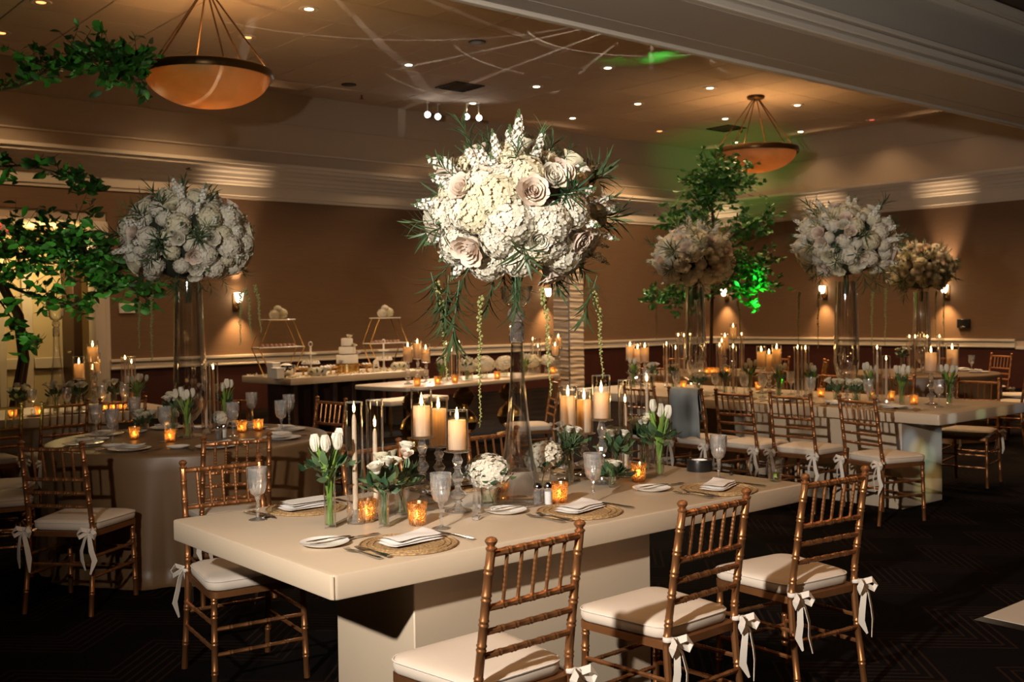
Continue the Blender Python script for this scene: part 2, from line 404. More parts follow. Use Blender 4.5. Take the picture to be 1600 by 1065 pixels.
    ob('near_crown', g.me('moulding', 'trim_paint'), bm_)
    struct(ob('ceiling_near', G().box(-6, XW, -4, BN, 4.3, 4.5).me('ceiling', 'wood_dark', False)))
    # corridor seen through the opening at the far left
    cw = struct(ob('wall_corridor', G().box(-2, 9, YW+2.2, YW+2.35, 0, 3.05).box(-6, 9, YW+.2, YW+2.35, 3.05, 3.2).me('wall', 'pale_wall', False)))
    g = G()
    for a, b in ((4.35, 5.05), (5.28, 6.05)): g.bbox(a, b, YW+2.14, YW+2.2, .74, .92, .01, 1)
    ob('corridor_rail', g.me('rail', 'trim_paint'), cw)
    for a, b in ((4.72, 4.84), (5.10, 5.26)): ob('casing', G().bbox(a, b, YW+2.12, YW+2.2, 0, 2.6, .01, 1).me('casing', 'trim_paint'), cw)
    dr = struct(ob('door_1', G().bbox(5.72, 5.86, YW+1.5, YW+2.1, 0, 2.5, .01, 1).me('door', 'wood_dark')))
    ob('door_handle', G().bbox(5.68, 5.72, YW+1.58, YW+1.72, 1.0, 1.03, .006, 1).me('handle', 'steel'), dr)
    struct(ob('trim_8', G().bbox(LX-.22, LX-.06, YW-.05, YW+.25, 0, 3.05, .012, 2).bbox(LX-.06, LX+.02, YW-.025, YW+.2, 0, 3.05, .008, 1).me('casing', 'trim_paint')))
    point('corridor_lamp', (5.2, YW+1.2, 2.7), 60, (1.0, .70, .30), .12)
    lp = thing('corridor_lamp_fitting', 'small round ceiling lamp of the yellow-lit corridor behind the far left opening', 'lamp', (5.2, YW+1.2, 2.899))
    ob('plate', G().lathe([(.14, .12), (.14, .15)], 16).me('plate', 'fixture_bronze'), lp)
    ob('stem', G().tube([(0, 0, 0), (0, 0, .12)], .012).me('stem', 'fixture_bronze'), lp)
room()

def ceiling_fittings():
    RGP = 'recessed ceiling lights'
    ring = G().lathe([(.075, .0), (.12, .0), (.125, .006), (.125, .014), (.075, .014)], 24, cap=False).me('ring', 'trim_paint')
    baf = G().lathe([(.075, .004), (.06, .04), (.055, .045)], 20).me('baffle', 'baffle')
    lamp = {k: G().lathe([(.045, .0), (.058, .004), (.058, .02)], 18).me('lamp', k) for k in ('lamp_white', 'lamp_orange', 'lamp_red')}
    S = {(2, 2), (2, 0)}
    for i, x in enumerate(CANX):
        for j, y in enumerate(CANY):
            px = pix((x, y, ZC))
            if (i, j) in S:
                t = thing('ceiling_speaker', 'dark round ceiling speaker grille '+('close to the left wall above the white bouquet' if j == 2 else 'nearest the header beam, left of the light streaks'), 'speaker', (x, y, ZC-.012))
                ob('rim', G().lathe([(.115, 0), (.125, .002), (.125, .011)], 24).me('rim', 'vent_dark'), t)
                ob('grille', G().lathe([(.11, -.004), (.11, 0)], 24).me('grille', 'black_plastic'), t); continue
            if (px[0] < -20 or px[1] < -30) and j < 3 or (j > 2 and i < 1): continue
            if i == 0 and j == 0: pass
            kind = 'lamp_red' if (i == 6 and j == 0) else 'lamp_orange' if (i in (0, 5) and j == 2 or i == 0 and j == 1 or i == 1 and j == 1) else 'lamp_white'
            row = ['in the third row from the left wall', 'in the second row from the left wall', 'closest to the left wall', 'in the fourth row from the left wall', 'in the fifth row from the left wall', 'in the row nearest the header beam'][j]
            t = thing('recessed_light', 'round recessed ceiling light %s, %s from the left' % (row, ORD[i]), 'ceiling light', (x, y, ZC-.014), group=RGP)
            ob('trim_ring', ring, t); ob('baffle', baf, t); ob('lamp', lamp[kind], t)
            spot('can_light', (x, y, ZC-.03), (x, y, 0), (130 if i < 2 else 270 if i < 6 else 28) if j < 3 else 150 if i < 3 else 260 if i < 6 else 6 if kind != 'lamp_red' else 25, 118, .7, WARM, .05)
    NR = 0
    for x in (1.0, 4.0, 7.0):  # unseen fittings added as warm fill for the shadows around the near table
        for y in (-1.6, 2.2):
            t = thing('recessed_light', 'added recessed fill light in the near ceiling out of view, %s' % ('behind' if y < 0 else 'above')+(' left', ' middle', ' right')[int(x//3)], 'ceiling light', (x, y, 4.286), group='added near room fill lights')
            ob('trim_ring', ring, t); ob('baffle', baf, t); ob('lamp', lamp['lamp_orange'], t)
            spot('can_light', (x, y, 4.27), (x, y, 0), 75, 150, .8, (1, .52, .22), .05)
    # vents
    for (x, y, tx_) in ((10.96, 14.28, 'near the track spotlights'), (17.96, 14.19, 'behind the far hanging bowl lamp')):
        t = thing('ceiling_vent', 'square dark louvred ceiling vent '+tx_, 'vent', (x, y, ZC-.02))
        g = G()
        for a in (-.3, .27): g.box(a, a+.03, -.3, .3, 0, .019).box(-.27, .27, a, a+.03, 0, .019)
        ob('frame', g.me('frame', 'vent_dark', False), t)
        for k in range(6):
            ob('louvre', cached('louv', lambda: G().add([(-.265, -.03, -.012), (.265, -.03, -.012), (.265, .02, .012), (-.265, .02, .012), (-.265, -.03, -.008), (.265, -.03, -.008), (.265, .02, .016), (-.265, .02, .016)],
               [(0, 1, 2, 3), (7, 6, 5, 4), (0, 4, 5, 1), (2, 6, 7, 3), (1, 5, 6, 2), (0, 3, 7, 4)]).me('louvre', 'black_plastic', False)), t, (0, -.22+k*.088, 0))
    # track with four spot heads
    for k, (px_, py_) in enumerate(((668, 179), (684, 182), (729, 182), (748, 184))):
        q = P(px_, py_, 5.16)
        t = thing('track_spotlight', 'bright white track spotlight, %s from the left in the row of four' % ORD[k], 'spotlight', q, group='track spotlights')
        ob('mount', G().box(-.03, .03, -.03, .03, ZC-q.z-.03, ZC-q.z-.001).tube([(0, 0, ZC-q.z-.03), (0, 0, .03)], .012).me('mount', 'trim_paint'), t)
        dv = (CAM+Vector((.6*k, 0, -.2))-q).normalized()
        hd = ob('head', G().lathe([(.03, -.12), (.05, -.10), (.06, .06)], 14).me('head', 'steel'), t, rot=qz(dv))
        ob('lens', G().lathe([(.05, .062), (.045, .068)], 14).me('lens', 'track_lamp'), hd)
        spot('track_beam', q+dv*.09, ((7.0, 12.6, .8), (8.0, 12.4, .8), (7.6, 10.2, .8), (9.0, 10.4, .8))[k], 520, 40, .8, (1, .86, .66), .04)
    # sprinklers
    for (q, tx_) in ((P(565, 152, 5.36), 'on the ceiling left of the track spotlights'), (Vector((6.98, YW-.33, 3.93)), 'sticking out of the cornice at the left')):
        t = thing('sprinkler', 'tiny dark fire sprinkler '+tx_, 'sprinkler', q)
        ob('pipe', G().tube([(0, 0, -.02), (0, 0, .04)] if q.z > 5 else [(0, 0, 0), (0, .12, 0)], .014).me('pipe', 'fixture_bronze'), t)
        ob('deflector', G().lathe([(.035, -.03), (.035, -.024)], 10).me('deflector', 'fixture_bronze'), t)
    # bowl pendants
    for k, (c, lab) in enumerate(((Vector((5.333, 11.772, 4.379)), 'large alabaster bowl pendant lamp at the upper left, its canopy out of view'),
                                  (Vector((15.736, 11.765, 4.40)), 'far alabaster bowl pendant lamp hanging by the green-lit ceiling'))):
        t = thing('pendant_lamp', lab, 'pendant lamp', c, group='bowl pendant lamps')
        R = .71; pr = [(R*math.sin(a), -.37*math.cos(a)) for a in [math.pi/2*j/12 for j in range(13)]]; pr[0] = (.004, -.37)
        pr2 = [(r*.98, z*.97) for r, z in reversed(pr)]
        ob('bowl', G().lathe(pr+pr2, 48, cap=False).me('bowl', 'alabaster'), t)
        ob('rim', G().lathe([(R-.015, -.03), (R+.03, -.04), (R+.045, 0), (R+.035, .05), (R+.01, .065), (R-.015, .05), (R-.015, -.03)], 48, cap=False).me('rim', 'fixture_bronze'), t)
        H = ZC-c.z
        ob('canopy', G().lathe([(.05, H-.09), (.15, H-.05), (.16, H-.01), (.15, H-.001)], 24).me('canopy', 'fixture_bronze'), t)
        for j in range(6):
            a = math.pi/3*j+.35
            ob('rod', G().tube([(R*math.cos(a), R*math.sin(a), .05), (.07*math.cos(a), .07*math.sin(a), H-.08)], .011, 6).me('rod', 'fixture_bronze'), t)
        for j in range(3):
            a = 2*math.pi/3*j
            ob('bulb', cached('pbulb', lambda: G().ball((0, 0, 0), .045, 10, 6).me('bulb', 'lamp_white')), t, (.2*math.cos(a), .2*math.sin(a), -.12))
        point('pendant_bulbs', c+Vector((0, 0, -.20)), 44 if k == 0 else 60, (1, .60, .24), .07)
    # wall sconces: a small flared cup, light up and down the wall
    SC = [(Vector((7.87, YW-.02, 1.80)), 'y', 'left wall sconce glowing behind the left bouquet'), (Vector((14.8, YW-.02, 1.90)), 'y', 'left wall sconce behind the tall centre vase'),
          (Vector((XW-.02, 16.05, 1.9)), 'x', 'right wall sconce in the corner behind the green-lit tree'), (Vector((XW-.02, 13.35, 1.9)), 'x', 'right wall sconce just left of the tall vase with green strands'), (Vector((XW-.02, 10.55, 1.84)), 'x', 'right wall sconce beside the small black wall box')]
    for q, ax, lab in SC:
        out = Vector((0, -1, 0)) if ax == 'y' else Vector((-1, 0, 0))
        t = thing('wall_sconce', 'small bronze and glass '+lab, 'sconce', q, group='wall sconces')
        rz = 0 if ax == 'y' else -math.pi/2
        ob('back_plate', cached('sbp', lambda: G().bbox(-.06, .06, -.02, 0, -.14, .14, .006, 1).me('plate', 'fixture_bronze')), t, rz=rz)
        ob('arm', cached('sarm', lambda: G().tube([(0, -.02, -.08), (0, -.08, -.1), (0, -.12, -.05), (0, -.12, 0)], .012, 6).me('arm', 'gold')), t, rz=rz)
        ob('shade', cached('sshade', lambda: G().lathe([(.03, 0), (.055, .04), (.075, .16), (.072, .16), (.05, .045), (.03, .01)], 16, cap=False).me('shade', 'lamp_white')), t, out*.12)
        spot('sconce_up', q+out*.16+Vector((0, 0, .2)), q-out*.22+Vector((0, 0, 2)), 190, 50, 1.0, (1, .66, .38), .06)
        spot('sconce_down', q+out*.20+Vector((0, 0, -.1)), q+out*.02+Vector((0, 0, -1)), 80, 84, 1.0, (1, .60, .26), .04)
    # notices on the walls
    tag(ob('wall_notice', G().bbox(5.92, 6.18, YW-.04, YW-.02, 1.64, 1.80, .004, 1).me('notice', 'paper')), 'small white notice plate on the brown left wall', 'sign')
    q = Vector((XW-.02, 10.2, 1.23))
    t = thing('wall_box', 'small black box on the brown right wall at the far right', 'wall box', q)
    ob('housing', G().bbox(-.06, 0, -.13, .13, -.09, .09, .01, 1).me('housing', 'black_plastic'), t)
    ob('light_strip', G().bbox(-.07, -.06, -.05, .05, -.075, -.055, .003, 1).me('strip', 'steel'), t)
    # exit sign
    t = thing('exit_sign', 'red lit exit sign cut by the left edge of the picture', 'sign', PY(-8, 352, YW-.12))
    ob('housing', G().bbox(-.26, .26, .0, .08, -.13, .13, .01, 1).me('housing', 'trim_paint'), t)
    def letter(strokes, x):
        g = G()
        for a, b in strokes: g.ribbon([(x+a[0]*.09, -.006, -.075+a[1]*.15), (x+b[0]*.09, -.006, -.075+b[1]*.15)], .024, .01, (a[1]-b[1], 0, b[0]-a[0]))
        return g.me('letter', 'exit_red', False)
    LT = [[((0, 0), (0, 1)), ((0, 0), (1, 0)), ((0, .5), (.8, .5)), ((0, 1), (1, 1))], [((0, 0), (1, 1)), ((0, 1), (1, 0))], [((.5, 0), (.5, 1))], [((.5, 0), (.5, 1)), ((0, 1), (1, 1))]]
    for k, s in enumerate(LT): ob('letter', letter(s, -.22+k*.117), t)
ceiling_fittings()

# ------------------------------------------------------------------ chairs
def bamboo(path, r, nodes, n=8, step=.02):
    """turned rod with paired rings; path = polyline, nodes = distances along it"""
    pts = [Vector(p) for p in path]; L = [0]
    for a, b in zip(pts, pts[1:]): L.append(L[-1]+(b-a).length)
    ds = set([0, L[-1]]+L)
    for d in nodes:
        for o in (-.012, -.009, -.005, -.002, .002, .005, .009, .012):
            if 0 < d+o < L[-1]: ds.add(d+o)
    ds = sorted(ds); P_ = []; R_ = []
    def at(d):
        for i in range(len(L)-1):
            if d <= L[i+1]+1e-9: return pts[i].lerp(pts[i+1], (d-L[i])/(L[i+1]-L[i]))
        return pts[-1]
    for d in ds:
        rr = r
        for k in nodes:
            o = abs(d-k)
            if o < .0105: rr = r*(1.16 if .004 < o < .0095 else 1.0)
        P_.append(at(d)); R_.append(rr)
    return G().tube(P_, R_, n)
def chair_parts():
    A = []
    for s in (-1, 1):
        path = [(s*.192, -.245, 0), (s*.186, -.205, .30), (s*.184, -.195, .42), (s*.180, -.205, .52), (s*.177, -.240, .75), (s*.175, -.262, .885)]
        g = bamboo(path, .0135, [.12, .28, .45, .50, .60, .675, .75, .83], 8)
        top = Vector(path[-1]); g.lathe([(.0135, -.004), (.0165, 0), (.0165, .004), (.010, .009), (.0165, .018), (.019, .024), (.014, .032), (.004, .036)], 10, top)
        A.append(('rear_post', g.me('rear_post', 'bronze'), []))
        A.append(('front_leg', bamboo([(s*.200, .190, 0), (s*.192, .180, .41)], .0135, [.10, .22, .33, .39], 8).me('front_leg', 'bronze'), []))
    def yb(z): return -.205-(z-.52)*.157 if z > .52 else -.20
    for nm, z, r in (('top_rail', .872, .0115), ('back_rail', .712, .0105), ('back_rail', .640, .010), ('back_rail', .568, .010)):
        y = yb(z); A.append((nm, bamboo([(-.168, y, z), (.168, y, z)], r, [.056, .112, .168, .224, .28], 7).me(nm, 'bronze'), []))
    for i in range(5):
        x = -.112+i*.056
        A.append(('spindle', bamboo([(x*1.02, yb(.87), .865), (x, yb(.715), .715)], .0062, [.045, .075, .105], 6).me('spindle', 'bronze'), []))
    def trap(wf, wr, yf, yr, rad, n=5):
        cs = [(-wr, yr), (wr, yr), (wf, yf), (-wf, yf)]; o = []
        for k, (x, y) in enumerate(cs):
            sx, sy = (1 if x > 0 else -1), (1 if y > 0 else -1); a0 = {(-1, -1): math.pi, (1, -1): 1.5*math.pi, (1, 1): 0, (-1, 1): .5*math.pi}[(sx, sy)]
            for j in range(n):
                a = a0+math.pi/2*j/(n-1); o.append((x-sx*rad+rad*math.cos(a), y-sy*rad+rad*math.sin(a)))
        return o
    A.append(('seat_frame', G().poly(trap(.212, .190, .205, -.205, .035), .405, .432).me('seat_frame', 'bronze'), []))
    # cushion: stacked rounded outlines
    base = trap(.215, .186, .212, -.185, .06, 6); n = len(base); g = G(); V = []; F = []
    lay = [(.965, .433), (1.0, .440), (1.015, .455), (1.01, .470), (.975, .481), (.90, .487), (.75, .492), (.5, .495), (.2, .496)]
    for s_, z in lay: V += [(x*s_, y*s_, z) for x, y in base]
    for j in range(len(lay)-1): F += [(j*n+i, j*n+(i+1) % n, (j+1)*n+(i+1) % n, (j+1)*n+i) for i in range(n)]
    F += [tuple(range(n-1, -1, -1)), tuple(range((len(lay)-1)*n, len(lay)*n))]; g.add(V, F)
    pip = G(); pts = [(x*1.012, y*1.012, .474) for x, y in base]; pip.tube(pts+[pts[0]], .0035, 5, cap=False)
    A.append(('cushion', g.me('cushion', 'cushion', True, 60), [('piping', pip.me('piping', 'ribbon'))]))
    for s in (-1, 1):
        for z in (.20, .305): A.append(('stretcher', bamboo([(s*.190, -.215, z), (s*.196, .186, z-.01)], .0085, [.08, .16, .24, .32], 6).me('stretcher', 'bronze'), []))
    for z in (.17, .275): A.append(('stretcher', bamboo([(-.19, .187, z), (.19, .187, z)], .0085, [.08, .16, .24, .32], 6).me('stretcher', 'bronze'), []))
    A.append(('stretcher', bamboo([(-.186, -.212, .26), (.186, -.212, .26)], .0085, [.08, .16, .24, .32], 6).me('stretcher', 'bronze'), []))
    rnd = random.Random(5)
    for s in (-1, 1):
        c = Vector((s*.186, -.215, .445)); g = G()
        g.lathe([(.008, -.012), (.013, -.006), (.013, .006), (.008, .012)], 8, c+Vector((0, -.018, 0)))
        g.lathe([(.0165, -.008), (.0175, -.007), (.0175, .007), (.0165, .008)], 10, c+Vector((0, .013, 0)))
        for k, sd in enumerate((-1, 1)):
            loop = [c+Vector((0, -.02, 0)), c+Vector((sd*.03, -.045, .012)), c+Vector((sd*.05, -.05, -.008)), c+Vector((sd*.045, -.04, -.03)), c+Vector((sd*.015, -.028, -.012)), c+Vector((0, -.02, 0))]
            g.ribbon(loop, .024, .0025, (0, .6, 1))
            tl = [c+Vector((0, -.02, 0)), c+Vector((sd*.014, -.04, -.04)), c+Vector((sd*.022+rnd.uniform(-.01, .01), -.045, -.10)), c+Vector((sd*.03+rnd.uniform(-.012, .012), -.04, -.15)), c+Vector((sd*.026+rnd.uniform(-.01, .02), -.05, -.20-.02*k))]
            g.ribbon(tl, [.014, .022, .026, .028, .008], .0025, (1, .5*sd, 0))
        A.append(('tie_bow', g.me('tie_bow', 'ribbon', True, 50), []))
    return A
CH = chair_parts()
CG = 'bronze bamboo-style banquet chairs'
def chair(x, y, rz, label):
    t = thing('banquet_chair', label, 'chair', (x, y, 0), rz, CG)
    for nm, me_, sub in CH:
        o = ob(nm, me_, t)
        for n2, m2 in sub: ob(n2, m2, o)
    return t
def chair_at_back(bx, by, rz, label):   # position given by the centre of the back's top
    return chair(bx+.262*-math.sin(rz), by+.262*math.cos(rz), rz, label)
D = math.radians
BC = 'bronze banquet chair '
chair_at_back(2.03, 2.307, D(1), BC+'nearest the camera, at the left of the near table front')
chair_at_back(2.85, 2.313, D(1), BC+'in the middle of the three along the near table front')
chair_at_back(3.612, 2.335, D(-7), BC+'at the right of the near table front, by the lime drink')
chair_at_back(2.06, 4.49, D(180-6), BC+'behind the left end of the near table')
chair_at_back(2.86, 4.50, D(180+4), BC+'behind the near table, half hidden by tulips and taper candles')
chair_at_back(3.66, 4.52, D(180), BC+'behind the near table, showing left of the tall centre vase')
# right long table
chair_at_back(6.74, 5.78, D(-90), BC+'with a grey jacket over its back at the right table')
chair_at_back(6.80, 5.33, D(-90), BC+'just right of the jacket chair at the right table')
chair_at_back(6.84, 4.82, D(-90+4), BC+'second from the near end along the right table')
chair_at_back(6.83, 4.24, D(-90-14), BC+'nearest the end of the right table, seen from behind')
chair_at_back(6.74, 6.30, D(-90), BC+'left of the grey jacket chair at the right table')
chair_at_back(9.30, 4.55, D(90+10), BC+'on the far side of the right table, at its open end')
chair_at_back(9.32, 5.35, D(90), BC+'on the far side of the right table, behind the tall bulb vase')
chair_at_back(9.32, 6.1, D(90), BC+'on the far side of the right table, behind the pillar candles')
chair_at_back(9.32, 6.85, D(90), BC+'on the far side of the right table, farthest from its open end')
# round table at the left
RT = Vector((2.85, 6.68, 0)); RR = .88
chair_at_back(2.53, 5.32, D(-14), BC+'at the front of the round table, right behind the near table')
chair_at_back(1.70, 5.75, D(-50), BC+'at the left of the round table, seen from behind, its bow hanging')
chair_at_back(4.22, 7.20, D(98), BC+'on the right side of the round table, below the dessert table')
chair_at_back(3.72, 8.0, D(142), BC+'behind the round table, right of its tall vase')
chair_at_back(1.44, 7.0, D(-98), BC+'at the far left edge, its pale cushion beside the round table')
chair_at_back(1.62, 7.62, D(-120), BC+'at the far left edge, behind the other edge chair')
# left slab table
chair_at_back(2.66, 8.62, D(4), BC+'backing the round table, left one of two at the slab table')
chair_at_back(3.10, 8.58, D(-6), BC+'backing the round table, right one of two at the slab table')
chair_at_back(2.20, 8.72, D(8), BC+'at the far left edge before the slab table')

# ------------------------------------------------------------------ tables
def slab_table(label, x0, x1, y0, y1, blocks, th=.08, mt='ivory_table', group='ivory slab tables'):
    cx, cy = (x0+x1)/2, (y0+y1)/2
    t = thing('slab_table', label, 'table', (cx, cy, 0), group=group)
    top = ob('tabletop', G().bbox(x0-cx, x1-cx, y0-cy, y1-cy, T-th, T, .007, 2, .02).me('tabletop', mt), t)
    ob('corner_seam', G().tube([(x0-cx+.004, y0-cy+.004, T-th+.005), (x0-cx+.004, y0-cy+.004, T-.006)], .0035, 6).me('seam', mt), top)
    for a, b, c, d in blocks: ob('pedestal', G().bbox(a-cx, b-cx, c-cy, d-cy, 0, T-th-.0005, .004, 1).me('pedestal', mt), t)
    return t
TX0, TX1, TY0, TY1 = 1.626, 4.072, 2.787, 4.007
slab_table('ivory leather-look slab table nearest the camera, set with candles and flowers', TX0, TX1, TY0, TY1, [(2.0, 3.16, 2.90, 3.40), (2.54, 3.70, 3.402, 3.90)])
slab_table('long ivory slab table at the right with the end lit by rainbow streaks', 7.37, 8.76, 3.895, 7.97, [(7.483, 8.10, 4.262, 5.75), (8.102, 8.65, 6.1, 7.6)])
slab_table('ivory slab table far left under the leafy branches', .2, 3.75, 9.0, 10.1, [(.6, 3.3, 9.25, 9.85)])
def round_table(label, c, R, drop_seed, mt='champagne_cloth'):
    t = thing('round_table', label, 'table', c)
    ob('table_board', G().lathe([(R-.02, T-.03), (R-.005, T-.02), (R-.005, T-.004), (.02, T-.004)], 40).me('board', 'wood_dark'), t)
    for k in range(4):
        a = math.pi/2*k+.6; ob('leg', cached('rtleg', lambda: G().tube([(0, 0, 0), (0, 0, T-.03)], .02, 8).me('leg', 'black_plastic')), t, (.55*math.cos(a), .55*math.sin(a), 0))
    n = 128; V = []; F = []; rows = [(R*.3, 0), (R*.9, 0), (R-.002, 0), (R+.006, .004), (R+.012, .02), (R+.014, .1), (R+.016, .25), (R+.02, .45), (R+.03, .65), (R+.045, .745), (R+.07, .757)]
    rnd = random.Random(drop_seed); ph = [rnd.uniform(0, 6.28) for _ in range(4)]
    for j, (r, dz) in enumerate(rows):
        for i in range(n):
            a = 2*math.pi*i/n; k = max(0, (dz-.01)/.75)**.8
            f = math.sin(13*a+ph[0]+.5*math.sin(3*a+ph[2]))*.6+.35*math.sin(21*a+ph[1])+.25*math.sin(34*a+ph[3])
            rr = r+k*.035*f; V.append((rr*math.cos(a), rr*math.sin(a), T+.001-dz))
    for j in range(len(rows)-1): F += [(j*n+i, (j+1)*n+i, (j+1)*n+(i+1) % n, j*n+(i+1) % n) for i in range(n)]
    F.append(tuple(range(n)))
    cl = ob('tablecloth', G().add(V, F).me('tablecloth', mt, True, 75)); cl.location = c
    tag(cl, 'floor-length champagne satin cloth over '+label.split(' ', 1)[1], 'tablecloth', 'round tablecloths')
    return t
round_table('the round banquet table left of the near slab table', RT, RR, 1)
C3 = PD(1440, 560, 12.9); C3.z = 0
round_table('the round banquet table at the far right under the rear bouquet', C3, RR, 2)
C4 = PD(1112, 560, 13.6); C4.z = 0
round_table('the round banquet table beneath the green-lit tree', C4, RR, 3)
def far_chairs():
    for k, (c, a, txt) in enumerate(((C3, 20, 'at the far right round table, its back to the right wall'), (C3, -40, 'at the far right round table, nearest the picture edge'), (C3, -95, 'at the far right round table, turned away from the camera'),
                                  (C4, 60, 'behind the round table of the green-lit tree'), (C4, 190, 'left of the round table of the green-lit tree'), (C4, -50, 'right of the round table of the green-lit tree'), (C4, 0, 'at the wall side of the round table of the green-lit tree'))):
        d = Vector((math.cos(D(a)), math.sin(D(a)), 0)); q = c+d*1.42
        chair_at_back(q.x, q.y, D(a+90), BC+txt)
    q = P(1565, 551, .92); chair_at_back(q.x, q.y, D(70), BC+'standing alone by the right picture edge, far back')
    q = P(868, 590, .92); chair_at_back(q.x, q.y, D(60), BC+'at the right end of the gold-ball head table')
far_chairs()

# ------------------------------------------------------------------ table things
def V3(x, y, z=T): return Vector((x, y, z))
FL = lambda: cached('flame', lambda: G().lathe([(.0006, 0), (.0035, .004), (.0048, .010), (.0038, .018), (.0018, .027), (.0003, .034)], 8).me('flame', 'flame'))
def candle(loc, r, h, label, lit=.55, group=None, taper=False):
    t = thing('taper_candle' if taper else 'pillar_candle', label, 'candle', loc, group=group)
    if taper: pf = [(r*.95, 0), (r, .004), (r*.92, h*.6), (r*.8, h-.02), (r*.55, h-.006), (r*.2, h)]
    else: pf = [(r*.97, 0), (r, .004), (r, h-.006), (r*.96, h), (r*.86, h-.001), (r*.5, h-.006), (r*.1, h-.007)]
    ob('wax', G().lathe(pf, 12 if taper else 28).me('wax', 'wax'), t)
    tz = h if taper else h-.006
    ob('wick', cached('wick', lambda: G().tube([(0, 0, 0), (.0005, 0, .006), (.0015, 0, .011)], .0011, 5).me('wick', 'wick')), t, (0, 0, tz))
    ob('flame', FL(), t, (0, 0, tz+.006), scale=1.5 if not taper else 1.1)
    if lit: point('candle_light', Vector(loc)+Vector((0, 0, tz+.022)), lit*(1.6 if taper else 1), (1, .55, .20), .006)
    if lit and not taper: point('wax_glow', Vector(loc)+Vector((0, 0, h-.024)), lit*.055, (1, .55, .20), .008)
    return t
def glass_cyl(loc, r, h, label, group=None, bottom=.006):
    pf = [(.002, bottom), (r-.0025, bottom), (r-.0025, h-.001), (r-.0012, h), (r, h-.001), (r, .002), (r-.003, 0), (.002, 0)]
    o = tag(ob('glass_cylinder', cached(('cyl', round(r, 4), round(h, 3)), lambda: G().lathe(pf, 28, cap=False).me('glass_cylinder', 'glass')), None, loc), label, 'glass cylinder', group)
    ob('rim', cached(('cylrim', round(r, 4)), lambda: G().tube([((r-.001)*math.cos(a), (r-.001)*math.sin(a), 0) for a in [2*math.pi*i/28 for i in range(29)]], .0016, 5, cap=False).me('rim', 'glass_cut')), o, (0, 0, h))
    return o
def candlestick(loc, h, label, pr=.055, group=None):
    t = thing('crystal_candlestick', label, 'candlestick', loc, group=group)
    ob('base', cached('stb', lambda: G().lathe([(.05, 0), (.056, .003), (.054, .008), (.03, .014), (.016, .022), (.014, .03)], 20).me('base', 'crystal')), t)
    n = 3; L = h-.04; pf = []
    for k in range(n):
        z0 = .03+L*k/n; l = L/n; R = (.036, .028, .022)[k]
        pf += [(.012, z0), (.012, z0+l*.10), (.019, z0+l*.16), (.013, z0+l*.24), (R*.8, z0+l*.40), (R, z0+l*.58), (R*.75, z0+l*.76), (.014, z0+l*.88)]
    pf.append((.012, h-.01))
    ob('stem', cached(('sts', round(h, 3)), lambda: G().lathe(pf, 10).me('stem', 'crystal', False)), t)
    ob('plate', cached(('stp', pr), lambda: G().lathe([(.016, -.012), (.03, -.006), (pr-.004, -.004), (pr, -.001), (pr-.001, 0), (.01, -.0005)], 24).me('plate', 'crystal')), t, (0, 0, h))
    return t
def hurricane(loc, zp, gh, ch, rg, rc, where, lit=.55):
    h = zp-loc.z
    candlestick(loc, h, 'crystal candlestick '+where, group='crystal candlesticks')
    q = Vector((loc.x, loc.y, zp+.0005))
    glass_cyl(q, rg, gh, 'clear glass hurricane '+where, 'glass hurricanes')
    candle(q+Vector((0, 0, .0065)), rc, ch-.007, 'lit ivory pillar candle '+where, lit*4, 'ivory pillar candles')
def taper(loc, gh, ctop, rg, where, lit=.25):
    glass_cyl(loc, rg, gh, 'tall glass taper tube '+where, 'taper candle tubes')
    ho = tag(ob('taper_holder', cached('thold', lambda: G().lathe([(.024, 0), (.026, .003), (.022, .008), (.013, .014), (.011, .03), (.015, .036), (.015, .05), (.0105, .05), (.0105, .040), (.001, .040)], 16, cap=False).me('holder', 'crystal')), None, loc+Vector((0, 0, .0065))),
             'small glass taper holder '+where, 'candle holder', 'taper holders')
    candle(loc+Vector((0, 0, .047)), .0102, ctop-.047, 'slim white taper candle '+where, lit, 'white taper candles', True)
def goblet(loc, label, s=1.0, rz=0):
    t = thing('goblet', label, 'goblet', loc, rz, 'cut-glass goblets')
    ob('foot', cached('gf', lambda: G().lathe([(.034, 0), (.036, .002), (.030, .005), (.010, .010), (.006, .014)], 20).me('foot', 'crystal')), t, scale=s)
    ob('stem', cached('gs', lambda: G().lathe([(.006, .014), (.0055, .035), (.009, .045), (.0055, .052), (.006, .075), (.011, .086), (.012, .096)], 10).me('stem', 'crystal')), t, scale=s)
    ob('bowl', cached('gb', lambda: G().lathe([(.010, .094), (.024, .104), (.032, .125), (.0365, .160), (.039, .190), (.0395, .205), (.037, .205), (.0355, .190), (.033, .160), (.029, .125), (.020, .108), (.004, .102)], 48, cap=False, flute=.06, fn=12, fz=(.1, .165)).me('bowl', 'glass_cut', True, 60)), t, scale=s)
    ob('water', cached('gw', lambda: G().lathe([(.004, .103), (.019, .109), (.028, .126), (.0315, .150), (.0318, .1505), (.002, .1505)], 20).me('water', 'vase_clear')), t, scale=s)
    return t
